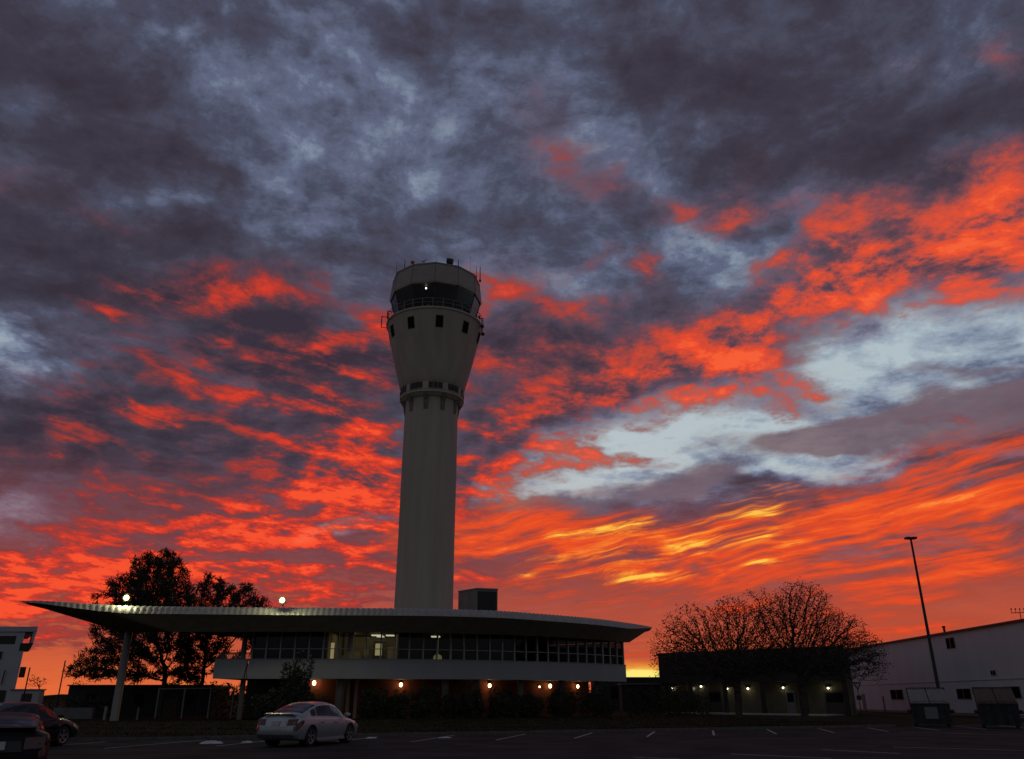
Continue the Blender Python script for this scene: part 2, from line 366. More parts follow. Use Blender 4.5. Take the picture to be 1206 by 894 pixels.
# away from the sunset the evening sky is a dull even slate
front = sstep(Y_, .12, .54)
away = ramp(M('MULTIPLY_ADD', el, .6, M('MULTIPLY', nd, .4)), [(0, srgb(86,85,90)), (.5, srgb(102,104,114)), (1, srgb(76,77,90))])
final = mix(front, away, add.outputs[2])
bg = N('ShaderNodeBackground'); L.new(final, bg.inputs[0]); bg.inputs[1].default_value = 1.0
wo = N('ShaderNodeOutputWorld'); L.new(bg.outputs[0], wo.inputs[0])
W.cycles.sampling_method = 'MANUAL'; W.cycles.sample_map_resolution = 512
# the sun sits at the horizon behind the building: only a breath of light grazes the roofs
sl = bpy.data.lights.new('sun', 'SUN'); sl.energy = .12; sl.angle = R(2); sl.color = (1, .45, .2)
so = bpy.data.objects.new('sun', sl); COL.objects.link(so)
sd = Vector((math.sin(SUN_AZ)*math.cos(SUN_EL), math.cos(SUN_AZ)*math.cos(SUN_EL), math.sin(SUN_EL)))
so.rotation_euler = sd.to_track_quat('Z', 'Y').to_euler()
vs = sc.view_settings; vs.view_transform = 'Standard'; vs.look = 'None'; vs.exposure = 0; vs.gamma = 1
sc.display_settings.display_device = 'sRGB'
# ------------------------------------------------------------------ ground, car park, kerb
grass_m = mat('grass_soil', (.026, .024, .012), 1.0, var=.4, scale=1.2, bump=.4, spec=.05)
asph = mat('asphalt', (.032, .031, .032), .95, var=.5, scale=.5, bump=.15, detail=9, spec=.12)
kerb_m = mat('kerb_concrete', (.10, .095, .09), .85, var=.25, scale=4)
paint = mat('line_paint', (.42, .41, .38), .7, var=.35, scale=5)
snow_m = mat('old_snow', (.55, .55, .60), .8, var=.2, scale=5, bump=.5)
hill_m = mat('far_land', (.03, .028, .022), .95, var=.3, scale=.02)
def sheet(name, pts, z, m, kind='structure'):
    b = MB(); b.add([(x, y, z) for x, y in pts], [tuple(range(len(pts)))])
    o = b.build(name, m); tag(o, kind=kind); return o
# one lawn/ground sheet to the horizon (dipped under the car park), a car park sheet, a far rise
kd = Vector((27.0, 11.9, 0)).normalized(); kn = Vector((-kd.y, kd.x, 0)); K0 = Vector((-7.3, 38.5, 0))   # kerb line
b = MB()
n = 60
rng = np.random.RandomState(3)
ext = 2500
b.add([(-ext, -ext, -.02), (ext, -ext, -.02), (ext, ext, -.02), (-ext, ext, -.02)], [(0, 1, 2, 3)])
tag(b.build('ground', grass_m), kind='structure')
def kp(s, d, z=0.0): v = K0+kd*s+kn*d; return (v.x, v.y, z)
pl = MB(); pl.add([kp(-150, 0), kp(-150, -120), kp(160, -120), kp(160, 0)], [(0, 1, 2, 3)])
tag(pl.build('parking_lot', asph), kind='structure')
# apron running round to the hangar
ap = MB(); ap.add([kp(33, -.5, .004), kp(120, -.5, .004), (95, 130, .004), (45.5, 125, .004), (43.0, 66, .004)], [(0, 1, 2, 3, 4)])
tag(ap.build('side_apron', asph), kind='structure')
kb = MB()
def kbox(s0, s1, d0, d1, z0, z1, mb):
    mb.hexa([kp(s0, d0, z0), kp(s1, d0, z0), kp(s1, d1, z0), kp(s0, d1, z0), kp(s0, d0, z1), kp(s1, d0, z1), kp(s1, d1, z1), kp(s0, d1, z1)])
s = -60
while s < 33:
    kbox(s, s+2.99, 0, .16, -.05, .13+.004*math.sin(s*3), kb); s += 3
tag(kb.build('kerb', kerb_m), kind='structure')
# raised lawn behind the kerb, gently uneven, out to the buildings
lw = MB(); NS, ND = 90, 30
for i in range(NS+1):
    for j in range(ND+1):
        s_ = -60+93*i/NS; d_ = .16+27*(j/ND)
        z_ = .10+.10*math.sin(j/ND*PI)+.03*math.sin(s_*.6+j)+.02*rng.rand()
        if j == ND: z_ = -.03
        if i in (0, NS): z_ = -.03
        lw.v.append(kp(s_, d_, z_))
for i in range(NS):
    for j in range(ND):
        a = i*(ND+1)+j; lw.f.append((a, a+ND+1, a+ND+2, a+1))
tag(lw.build('lawn', grass_m, smooth=True), kind='structure')
# grass blades: one uncountable mass near the kerb
gb = MB()
for i in range(26000):
    s_ = rng.uniform(-40, 33); d_ = .2+26*rng.rand()**1.3
    x, y, _ = kp(s_, d_); j = d_/27
    z_ = .10+.10*math.sin(j*PI)+.02
    a = rng.uniform(0, PI); hh = rng.uniform(.03, .09); w_ = rng.uniform(.015, .04)
    dx, dy = math.cos(a)*w_, math.sin(a)*w_
    gb.add([(x-dx, y-dy, z_-.06), (x+dx, y+dy, z_-.06), (x+rng.uniform(-.05, .05), y, z_+hh)], [(0, 1, 2)])
tag(gb.build('grass', grass_m), 'short dark turf between the kerb and the buildings', None, kind='stuff')
# painted bays: angled lines off the kerb and the far row of the next aisle
mk = MB(); sdir = Vector((math.sin(R(12.6)), math.cos(R(12.6)), 0))
def strip(a, b_, w=.10, z=.005):
    a = Vector(a); b_ = Vector(b_); d = (b_-a).normalized(); q = Vector((-d.y, d.x, 0))*w/2
    m_ = 8
    for i in range(m_):
        p0 = a+(b_-a)*(i/m_); p1 = a+(b_-a)*((i+.985)/m_)
        mk.add([(*(p0-q).xy, z), (*(p1-q).xy, z), (*(p1+q).xy, z), (*(p0+q).xy, z)], [(0, 1, 2, 3)])
e0 = G(635, 866); s0 = (e0-K0).dot(kd)
for k in range(-12, 12):
    e = K0+kd*(s0+k*3.62)+kn*(-.35)
    strip(e, e-sdir*6.0)
for a, b_ in (((968, 883), (1060, 887.6)), ((1053, 880), (1206, 884)), ((746, 892), (800, 894)), ((860, 888), (980, 893.5)), ((1060, 862), (1206, 866))):
    strip(G(*a), G(*b_), .11)
tag(mk.build('painted_lines', paint), kind='structure')
# wisps of old snow along the kerb
def snow(px, py, w, dpt, h_, lab):
    c = G(px, py); m_ = MB(); vs = []; nx, ny = 14, 6
    for i in range(nx+1):
        for j in range(ny+1):
            u, v = i/nx*2-1, j/ny*2-1
            rr = max(0, 1-u*u-v*v)
            q = c+kd*(u*w/2)+kn*(v*dpt/2)
            vs.append((q.x, q.y, max(-.01, h_*rr**.6*(.55+.6*rng.rand()))))
    m_.add(vs, [(i*(ny+1)+j, (i+1)*(ny+1)+j, (i+1)*(ny+1)+j+1, i*(ny+1)+j+1) for i in range(nx) for j in range(ny)])
    tag(m_.build('snow_patch', snow_m, smooth=True), lab, 'snow', 'patches of old snow by the kerb')
snow(249, 875.5, .85, .6, .10, 'largest grey heap of old snow, left of the silver sedan')
snow(291, 874.5, .45, .35, .06, 'small snow scrap just behind the silver sedan tail')
snow(437, 869.5, .5, .3, .06, 'small snow scrap just ahead of the silver sedan nose')
snow(524, 869, .6, .3, .05, 'thin snow scrap on the kerb straight in front of the control tower')
# pavement in front of the low building
A = Vector((18.2, 100)); B = Vector((33.9, 85)); ab = (B-A).normalized(); an = Vector((-ab.y, ab.x)); an = an if an.y < 0 else -an
def lb(s, d):
    if d < -2:                       # the rear of the block splays away behind its front
        v = (A+ab*s)*(1-d/96); return (v.x, v.y)
    v = A+ab*s+an*d; return (v.x, v.y)
pv = MB(); pv.prism([lb(2, 0), lb(2, 4.2), lb(20.5, 4.2), lb(20.5, 0)], -.05, .11)
tag(pv.build('pavement', mat('pavement_slab', (.36, .35, .33), .85, var=.15, scale=2)), kind='structure')
# far land beyond the airfield
fl = MB(); vs = []; m_ = 80
for i in range(m_+1):
    x = -900+1800*i/m_; zz = 4+4*math.sin(i*.5)+3*math.sin(i*1.3+1)
    vs += [(x, 900, -2), (x, 900, zz), (x, 1000, -2)]
fl.add(vs, [(3*i, 3*i+3, 3*i+4, 3*i+1) for i in range(m_)]+[(3*i+1, 3*i+4, 3*i+5, 3*i+2) for i in range(m_)])
tag(fl.build('hills', hill_m), kind='structure')
# ------------------------------------------------------------------ control tower
TY = 86.0
tb = P(497.5, 716, TY); TX = tb.x+.13
def dep(z, y=TY): return y*math.cos(PITCH)+(z-CAMZ)*math.sin(PITCH)
def zr(py, hw): z = P(510, py, TY).z; return z, hw*dep(z)/FPX
tower = thing('control_tower', (TX, TY, 0), 'tall pale concrete airport control tower with flared top and glazed cab', 'control tower')
T = (TX, TY)
m = MB(); prof = [(3.42, 0)]
for py, hw in ((716, 34.5), (635, 33.0), (563, 32.3), (505, 31.3), (497, 31.1)):
    z, r_ = zr(py, hw); prof.append((r_, z))
zband, rband = zr(456, 36.3); zband = P(512, 459.5, TY-rband).z
zb0, rb0 = zr(497, 31.1)
prof.append((rb0, zband-.35))
m.lathe([(r_, z) for r_, z in prof], T, 96); m.build('shaft', concrete, tower, True)
# ring ledge under the flared part, vents above, brackets below
m = MB(); m.lathe([(rb0-.05, zband-.40), (rband-.35, zband-.40), (rband-.02, zband-.12), (rband+.10, zband-.10), (rband+.10, zband+.12), (rband-.05, zband+.15)], T, 72); m.build('ring_ledge', concrete, tower)
ztop, rtop = zr(373, 55.0); ztop = P(510, 360.5, TY-rtop).z
zv = zband+.15; rv = rband-.05
pr = [(rv, zv), (rv+.10, zv+.05)]
z1, r1 = zr(441, 41.5); 
for k in range(13):
    u = k/12; zz = zband+1.25+(ztop-.25-zband-1.25)*u
    rr = rband+.12+(rtop-rband-.12)*(u**.93)
    pr.append((rr, zz))
pr.insert(2, (rband+.02, zband+1.1))
pr += [(rtop+.12, ztop-.22), (rtop+.12, ztop), (rtop-2.2, ztop)]
m = MB(); m.lathe(pr, T, 96); m.build('flared_collar', concrete, tower, True, angle=25)
zc0, _ = zr(490, 31.6)
vent_me = None
nb = 10; aoff = R(-6.4)
for k in range(nb):
    t = 2*PI*k/nb+aoff
    er = Vector((math.sin(t), -math.cos(t), 0)); et = Vector((math.cos(t), math.sin(t), 0))
    c = Vector((TX, TY, 0))
    if er.y < .55:
        m = MB(); w_ = .24
        a0 = c+er*(rb0-.08); a1 = c+er*(rband+.02)
        zt, zm, zl = zband-.40, zband-.95, zband-2.0
        pts = []
        for z_, r0_, r1_ in ((zl, rb0-.08, rb0+.02), (zm, rb0-.08, rb0+.20), (zt, rb0-.08, rband-.02)):
            for s_, q in ((-1, r0_), (-1, r1_), (1, r1_), (1, r0_)):
                pts.append(c+er*q+et*(w_*s_)+Vector((0, 0, z_)))
        m.add(pts, [(0, 1, 5, 4), (1, 2, 6, 5), (2, 3, 7, 6), (4, 5, 9, 8), (5, 6, 10, 9), (6, 7, 11, 10), (0, 3, 2, 1)])
        m.build('bracket', concrete_dk, tower)
        for j in (-1, 0, 1):
            t2 = t+PI/nb+j*R(8.6)
            e2 = Vector((math.sin(t2), -math.cos(t2), 0)); f2 = Vector((math.cos(t2), math.sin(t2), 0))
            m = MB(); q0 = c+e2*(rband-.12); q1 = c+e2*(rband+.115)
            zz0, zz1 = zband+.32, zband+1.02
            def pp(q, s_, z_): return q+f2*(s_*.23)+Vector((0, 0, z_))
            m.hexa([pp(q0, -1, zz0), pp(q1, -1, zz0), pp(q1, 1, zz0), pp(q0, 1, zz0), pp(q0, -1, zz1), pp(q1, -1, zz1), pp(q1, 1, zz1), pp(q0, 1, zz1)])
            m.build('vent', metal_dk, tower)
# small square windows in the flared part
zw = P(510, 378, TY-5.2).z
for k in range(10):
    t = R(11.5+36*k)
    er = Vector((math.sin(t), -math.cos(t), 0)); et = Vector((math.cos(t), math.sin(t), 0))
    if er.y > .6: continue
    c = Vector((TX, TY, 0)); zz0, zz1 = zw-.62, zw+.62
    u0 = (zz0-(zband+1.25))/(ztop-.25-zband-1.25); u1 = (zz1-(zband+1.25))/(ztop-.25-zband-1.25)
    ra = rband+.12+(rtop-rband-.12)*u0**.93; rb_ = rband+.12+(rtop-rband-.12)*u1**.93
    def slab(mb, hw, e0, e1, o0, o1):
        q = lambda r_, s_, z_: c+er*r_+et*(s_*hw)+Vector((0, 0, z_))
        mb.hexa([q(ra+o0, -1, zz0-e0), q(ra+o1, -1, zz0-e0), q(ra+o1, 1, zz0-e0), q(ra+o0, 1, zz0-e0), q(rb_+o0, -1, zz1+e1), q(rb_+o1, -1, zz1+e1), q(rb_+o1, 1, zz1+e1), q(rb_+o0, 1, zz1+e1)])
    m = MB(); slab(m, .42, .06, .06, -.2, .03); fr = m.build('window', metal_dk, tower)
    m = MB(); slab(m, .36, -.02, -.02, -.05, .05); m.build('pane', MATS.get('pane_black') or mat('pane_black', (.01, .011, .013), .9, spec=.02), fr)
# cab
c = Vector((TX, TY, 0)); NC = 12; a0 = R(4.0)
zg0, rg0 = zr(362, 45.5); zg1, rg1 = zr(338.5, 53.2); zf1, rf1 = zr(324, 50.6)
rg0 *= .985; rg1 *= .975; rf1 *= .985
zg0 = ztop+.25; zg1 = P(514, 331.5, TY-rg1).z; zf1 = P(514, 308.8, TY-rf1).z
def cv(r_, z_, k, da=0.0):
    t = a0+2*PI*k/NC+da; return c+Vector((r_*math.sin(t), -r_*math.cos(t), z_))
m = MB(); m.prism([tuple(cv(rg0+.15, 0, k).xy) for k in range(NC)], ztop-.05, zg0); m.build('cab_base', cabpanel, tower)
m = MB(); m.prism([tuple(cv(rg1-.1, 0, k).xy) for k in range(NC)], zg1-.02, zg1+.16); m.build('cab_ceiling', metal_dk, tower)
for k in range(NC):
    m = MB(); q = [cv(rg0, zg0, k), cv(rg0, zg0, k+1), cv(rg1, zg1, k+1), cv(rg1, zg1, k)]
    m.quad(*q); m.build('cab_window', cabglass, tower)
    m = MB(); m.tube(cv(rg0, zg0, k), cv(rg1, zg1, k), .055, n=6); m.build('cab_mullion', metal_dk, tower)
m = MB()
vs = []
for r_, z_ in ((rg1-.25, zg1-.02), (rg1+.12, zg1-.04), (rg1+.14, zg1+.2), (rf1+.05, zf1-.18), (rf1+.12, zf1-.15), (rf1+.12, zf1), (rf1-.3, zf1)):
    vs += [cv(r_, z_, k) for k in range(NC)]
fs = []
for i in range(6):
    for k in range(NC): fs.append((i*NC+k, i*NC+(k+1) % NC, (i+1)*NC+(k+1) % NC, (i+1)*NC+k))
m.add(vs, fs); m.build('cab_fascia', cabpanel, tower)
m = MB(); m.prism([tuple(cv(rf1-.28, 0, k).xy) for k in range(NC)], zf1-.3, zf1-.03); m.build('cab_roof', roof_metal, tower)
# fascia joints
for k in range(NC):
    m = MB(); m.tube(cv(rg1+.15, zg1+.1, k), cv(rf1+.07, zf1-.18, k), .03, n=5); m.build('fascia_joint', concrete_dk, tower)
# desks, screens and chairs silhouettes inside the cab
m = MB()
for k in range(NC):
    if k % 3 == 2: continue
    q = [cv(rg0-.9, 0, k, .08), cv(rg0-.25, 0, k, .05), cv(rg0-.25, 0, k+1, -.05), cv(rg0-.9, 0, k+1, -.08)]
    m = MB(); m.prism([tuple(p_.xy) for p_ in q], zg0-.02, zg0+.75); m.build('console', black, tower)
for t_, r_, hh in ((-.16, 3.2, 1.55), (.16, 3.3, 1.7), (.42, 2.9, 1.35)):
    p0 = c+Vector((r_*math.sin(t_), -r_*math.cos(t_), zg0+.7)); m = MB()
    m.box(p0.x-.16, p0.x+.16, p0.y-.05, p0.y+.05, p0.z, p0.z+.5); m.tube(p0+Vector((0, 0, -.3)), p0+Vector((0, 0, hh-.7)), .04); m.build('monitor', metal_gr, tower)
m = MB(); m.tube(c+Vector((.3, 0, ztop-.2)), c+Vector((.3, 0, zg1)), .55, n=12); m.build('cab_core', black, tower)
pl_ = c+Vector((-.75, -4.1, zg1-.22)); m = MB(); m.ellip(pl_, .09, .09, .07, 8, 5); m.build('cab_lamp', lamp_white, tower)
# added white card and unseen spot that brighten the right-hand cab window
kb_ = 1
q = [cv(rg0-.12, zg0+.1, kb_, .12), cv(rg0-.12, zg0+.1, kb_+1, -.04), cv(rg1-.14, zg1-.15, kb_+1, -.04), cv(rg1-.14, zg1-.15, kb_, .12)]
q = [cv(rg0-.12, zg0+.1, 2, .02), cv(rg0-.12, zg0+.1, 3, -.02), cv(rg1-.14, zg1-.1, 3, -.02), cv(rg1-.14, zg1-.1, 2, .02)]
m = MB(); m.quad(*q); m.build('fill_card', mat('fill_card_white', (.8, .82, .82), .8), tower)
cc = sum(q, Vector((0, 0, 0)))/4; dl_ = lamp('fill_spot', tower, cc+(c+Vector((0, 0, cc.z))-cc).normalized()*2.2, 420, (.9, .97, 1.0), .1, 'SPOT')  # spot added inside the cab only to light the card
dl_.data.spot_size = R(52); dl_.rotation_euler = (c+Vector((0, 0, cc.z))-cc).to_track_quat('Z', 'Y').to_euler()
# gallery railing
zr0 = ztop
for i, zz in enumerate((ztop+.55, ztop+1.05)):
    m = MB(); n_ = 60
    for k in range(n_):
        t0, t1 = 2*PI*k/n_, 2*PI*(k+1)/n_
        m.tube(c+Vector((rtop*math.sin(t0), -rtop*math.cos(t0), zz)), c+Vector((rtop*math.sin(t1), -rtop*math.cos(t1), zz)), .035, n=5, cap=False)
    m.build('handrail', metal_gr, tower)
post = None
for k in range(30):
    t = 2*PI*k/30+.05; p0 = c+Vector((rtop*math.sin(t), -rtop*math.cos(t), ztop-.02))
    m = MB(); m.tube(p0, p0+Vector((0, 0, 1.08)), .035, n=5); m.build('railing_post', metal_gr, tower)
# maintenance brackets hung off the gallery, left and right
def side_frame(t, out, h0, h1):
    er = Vector((math.sin(t), -math.cos(t), 0)); m = MB()
    a = c+er*rtop+Vector((0, 0, ztop+h1)); b_ = c+er*(rtop+out)+Vector((0, 0, ztop+h1)); d_ = c+er*(rtop+out)+Vector((0, 0, ztop+h0))
    e_ = c+er*(rtop+.1)+Vector((0, 0, ztop+h0))
    m.tube(a, b_, .05, n=5); m.tube(b_, d_, .06, n=5); m.tube(d_, e_, .04, n=5); m.build('equipment_frame', metal_dk, tower)
side_frame(R(-72), .75, -.9, .5); side_frame(R(-58), .5, -.4, .6)
side_frame(R(72), .5, -.7, .3)
for t, dz, s_ in ((R(76), -.55, .22), (R(80), -1.35, .2), (R(66), .2, .14)):
    q = c+Vector(((rtop+.3)*math.sin(t), -(rtop+.3)*math.cos(t), ztop+dz)); m = MB(); m.ellip(q, s_, s_, s_*1.2, 8, 5); m.tube(q, c+Vector((rtop*math.sin(t)*.93, -rtop*math.cos(t)*.93, ztop+dz+.1)), .05); m.build('side_light', metal_dk, tower)
# roof aerials (picture x, top y of the photo)
def aerial(px, pyt, dy, r_=.035, kind='aerial'):
    top = P(px, pyt, TY+dy); m = MB(); base = Vector((top.x, top.y, zf1-.05))
    m.tube(base, top, r_, r_*.6, n=6); m.tube(base, base+Vector((0, 0, .25)), r_*2, n=6)
    return m, top
for px, pyt, dy, r_ in ((467.5, 309.5, -1.0, .035), (477, 306, -3.2, .06), (514, 304.5, -4.6, .03), (540, 305.5, -4.0, .06), (554, 302, -2.0, .022), (561.3, 313.5, -1.6, .04), (565.6, 314.5, -.6, .07)):
    m, top = aerial(px, pyt, dy, r_); m.build('aerial', metal_dk, tower)
m, top = aerial(500, 306.5, -4.4, .04)
m.tube(top+Vector((-.35, 0, -.25)), top+Vector((.35, 0, .1)), .035); m.tube(top+Vector((-.3, 0, 0)), top+Vector((-.05, 0, -.4)), .03); m.build('aerial', metal_dk, tower)
# tilted dish box / searchlight
m, top = aerial(530, 308, -4.3, .05)
a_ = R(12)
def rot(x, z): return (x*math.cos(a_)+z*math.sin(a_), -x*math.sin(a_)+z*math.cos(a_))
pts = []
for z_ in (-.24, .24):
    for x_, y_ in ((-.38, -.3), (.38, -.3), (.38, .3), (-.38, .3)):
        X2, Z2 = rot(x_, z_); pts.append((top.x+X2, top.y+y_, top.z+Z2))
m.hexa(pts); m.build('searchlight', metal_dk, tower)
m, top = aerial(486, 308.5, -4.0, .05); m.build('beacon_mount', metal_dk, tower)
m = MB(); m.ellip(top+Vector((0, 0, -.05)), .26, .26, .22, 10, 6); m.build('beacon', mat('beacon_glass', (.55, .12, .14), .2), tower)
# ------------------------------------------------------------------ terminal building
CX, CY, RW = -15.0, 98.0, 32.0
def path(u, off=0.0, z=0.0):
    if u <= 0: return Vector((CX+u, CY-RW-off, z))
    ph = u/RW; return Vector((CX+(RW+off)*math.sin(ph), CY-(RW+off)*math.cos(ph), z))
def path_n(u):
    ph = max(0, u)/RW; return Vector((math.sin(ph), -math.cos(ph), 0))
def u_of(px, off, z):
    lo, hi = -20.0, 30.0
    for _ in range(50):
        mid = (lo+hi)/2
        if proj(path(mid, off, z))[0] < px: lo = mid
        else: hi = mid
    return (lo+hi)/2
def band(mb, u0, u1, o0, o1, z0, z1, du=.6, zz=None):
    n = max(1, int(math.ceil((u1-u0)/du))); 
    us = [u0+(u1-u0)*i/n for i in range(n+1)]
    vs = []
    for u in us: vs += [path(u, o0, z0), path(u, o1, z0), path(u, o1, z1), path(u, o0, z1)]
    fs = [(0, 3, 2, 1), (4*n, 4*n+1, 4*n+2, 4*n+3)]
    for i in range(n):
        a = 4*i; b_ = a+4
        for k in range(4): fs.append((a+k, a+(k+1) % 4, b_+(k+1) % 4, b_+k))
    mb.add(vs, fs); return mb
term = thing('terminal_building', (CX, 80, 0), 'low two storey terminal with a sweeping pointed roof and curved band of windows', 'building')
ZS, ZP, ZW = 3.0, 4.38, 6.45       # slab underside, top of parapet panel, beam underside
UL, UW, UR = u_of(252, .1, 3.7), u_of(297.7, 0, 5.4), u_of(737, .1, 3.7)
# upper floor slab and parapet panels
m = MB(); band(m, UL, UR, -9, -.02, ZS, ZS+.3); m.build('floor_slab', trim, term)
uj = u_of(291.5, .1, 3.7)
m = MB(); band(m, UL, uj-.04, -.02, .14, ZS-.02, ZP); m.build('spandrel_panel', white_pan, term)
m = MB(); band(m, uj+.04, UR, -.02, .14, ZS-.02, ZP); m.build('spandrel_panel', white_pan, term)
m = MB(); band(m, UL, UR, -.16, .18, ZP, ZP+.07); m.build('sill', trim, term)
# end wall on the right, end wall of the glazed room on the left
def cross(u, o0, o1, z0, z1, w, mb):
    n_ = path_n(u); ph = max(0, u)/RW; tt = Vector((math.cos(ph), math.sin(ph), 0))
    a = path(u, o0); b_ = path(u, o1)
    q = [a-tt*w/2, b_-tt*w/2, b_+tt*w/2, a+tt*w/2]
    mb.hexa([Vector((p_.x, p_.y, z0)) for p_ in q]+[Vector((p_.x, p_.y, z1)) for p_ in q]); return mb
m = MB(); cross(UR-.06, -9, .0, ZS+.3, ZW, .2, m); m.build('end_wall', white_pan, term)
m = MB(); cross(UL+.1, -9, -.03, ZS+.01, ZP, .18, m); m.build('end_wall', white_pan, term)
# ring beam under the eave
ub0 = u_of(150, .3, 6.5)
m = MB(); band(m, ub0-.4, UR+.5, -.35, .32, ZW, ZW+.24, .8); m.build('ring_beam', trim, term)
# panes and mullions
npan = 31; zt = 5.18
du = (UR-.2-UW)/npan
for i in range(npan+1):
    u = UW+du*i; m = MB(); cross(u, -.10, .10, ZP+.07, ZW, .11 if i % 7 else .15, m); m.build('mullion', mullion_m, term)
for i in range(npan):
    u0, u1 = UW+du*i+.055, UW+du*(i+1)-.055
    m = MB(); band(m, u0, u1, -.05, .03, zt-.03, zt+.03, 2); fr = m.build('window', mullion_m, term)
    m = MB(); m.quad(path(u0, -.02, ZP+.07), path(u1, -.02, ZP+.07), path(u1, -.02, ZW), path(u0, -.02, ZW)); m.build('pane', winglass, fr)
# open deck at the left end: posts and a low lattice rail
m = MB()
for i in range(18):
    u0 = UL+.2+(UW-UL-.4)*i/18; u1 = u0+(UW-UL-.4)/18
    m.tube(path(u0, -.1, ZP+.1), path(u1, -.1, ZP+.5), .02, n=4); m.tube(path(u1, -.1, ZP+.1), path(u0, -.1, ZP+.5), .02, n=4)
m.tube(path(UL+.1, -.1, ZP+.5), path(UW, -.1, ZP+.5), .04, n=5); m.build('deck_railing', metal_gr, term)
for px, w_ in ((287, .42),):
    u = u_of(px, -1.5, 5); p0 = path(u, -1.5); m = MB(); m.tube((p0.x, p0.y, ZS+.3), (p0.x, p0.y, ZW+.02), w_/2, n=14); m.build('deck_column', trim, term, True)
m = MB(); m.tube(path(uj-.25, .2, ZS-.4), path(uj+.35, .2, ZW-.02), .035, n=6); m.build('rain_pipe', black, term)
# upper floor interior: back wall, partitions, lit room
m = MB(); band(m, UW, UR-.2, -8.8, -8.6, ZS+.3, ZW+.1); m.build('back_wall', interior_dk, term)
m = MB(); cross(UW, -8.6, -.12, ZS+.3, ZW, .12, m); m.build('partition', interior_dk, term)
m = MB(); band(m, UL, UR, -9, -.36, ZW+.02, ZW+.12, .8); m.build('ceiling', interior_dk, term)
ua, ub = u_of(386, -.5, 5.3), u_of(468, -.5, 5.3)
for u in (ua, ub+.05):
    m = MB(); cross(u, -5.6, -.3, ZS+.3, ZW, .1, m); m.build('partition', interior, term)
m = MB(); band(m, ua, ub, -5.75, -5.6, ZS+.3, ZW); m.build('room_wall', interior, term)
def px_box(name, px0, px1, py0, py1, off, thick, m_, parent=term, depth=None):
    yy = path(u_of((px0+px1)/2, off, 5), off).y
    a = P(px0, py1, yy); b_ = P(px1, py0, yy); q = MB(); q.box(a.x, b_.x, yy, yy+thick, a.z, b_.z); return q.build(name, m_, parent)
cream_m = mat('cream_door', (.62, .54, .30), .6); lit_panel = emis('lit_doorway', (1.0, .84, .42), .4)
px_box('doorway', 388.5, 394, 757, 777, -.9, .06, lit_panel)
px_box('curtain', 408.5, 417, 745.5, 767, -2.2, .12, cream_m)
px_box('notice_board', 428, 434.5, 764, 772, -5.2, .05, cream_m)
px_box('door', 438.5, 452.5, 755, 779, -4.6, .06, interior_dk)
px_box('door_light', 441.5, 450, 758, 772, -4.5, .05, lit_panel)
px_box('bookcase', 402, 406, 744, 772, -1.6, .3, interior_dk)
for a_, b_, y_ in ((411, 424, 768), (456, 464, 762)):
    px_box('cabinet', a_, b_, y_, 779, -4.2, .5, interior)
def tube_light(px0, px1, py, off):
    yy = path(u_of((px0+px1)/2, off, 6.2), off).y; a = P(px0, py, yy); b_ = P(px1, py, yy); q = MB()
    z_ = ZW-.08; q.box(a.x, b_.x, yy-.3, yy+.3, z_, z_+.08); o = q.build('ceiling_light', tube_m, term); return Vector(((a.x+b_.x)/2, yy, z_-.12))
l1 = tube_light(438, 450, 748, -3.0); l2 = tube_light(455, 464, 748, -3.0); l3 = tube_light(444, 452, 751, -4.4); l4 = tube_light(508, 518, 752, -3.5); l5 = tube_light(716, 722, 758, -3.0)
lamp('room_light', term, l1+Vector((0, 0, -.1)), 9, (1, .84, .45), .3); lamp('room_light', term, path((ua*.7+ub*.3), -2.6, 6.1), 8, (1, .8, .38), .3)
lamp('hall_light', term, l4, 2.5, (1, .85, .5), .2)
q = path(u_of(515.5, -2, 5), -2.0, 0); m = MB(); zq = P(515.5, 775, q.y).z
m.ellip((q.x, q.y, zq), .36, .36, .3, 14, 8); m.tube((q.x, q.y, zq+.2), (q.x, q.y, ZW), .03); m.build('pendant_lamp', emis('pendant_glow', (.6, .58, .26), .22), term, True)
# ---- roof: eave line surveyed in plan, corrugated edge, soffit, top
ZE = 7.9
ev_px = [(22.7, 707.5), (54, 708), (142, 713), (300, 715), (400, 715.8), (500, 716.5), (586, 719), (630, 722), (674, 725.5), (710, 729), (741, 733.2), (768, 738.5)]
ev = []
for px, py in ev_px:
    g = G(px, py, ZE); ev.append(Vector((g.x, g.y, 0)))
def crom(pts, n):
    out = []
    for i in range(len(pts)-1):
        p0 = pts[max(0, i-1)]; p1 = pts[i]; p2 = pts[i+1]; p3 = pts[min(len(pts)-1, i+2)]
        for k in range(n):
            t = k/n; out.append(.5*((2*p1)+(-p0+p2)*t+(2*p0-5*p1+4*p2-p3)*t*t+(-p0+3*p1-3*p2+p3)*t**3))
    out.append(pts[-1]); return out
E = crom(ev, 10)
Ls = [0.0]
for i in range(1, len(E)): Ls.append(Ls[-1]+(E[i]-E[i-1]).length)
TL = Ls[-1]
def eave(s):
    s = min(max(s, 0), TL)
    import bisect
    i = min(len(Ls)-2, max(0, bisect.bisect_right(Ls, s)-1)); t = (s-Ls[i])/max(1e-6, Ls[i+1]-Ls[i])
    p_ = E[i].lerp(E[i+1], t); d_ = (E[min(i+2, len(E)-1)]-E[max(0, i-1)]).normalized(); return p_, Vector((d_.y, -d_.x, 0))
drop = .52
def taper(s):  # edge thins to nothing at both tips
    return min(1, s/7.0)**.8*min(1, (TL-s)/6.0)**.8
m = MB(); ds = .055; ns_ = int(TL/ds); vs = []
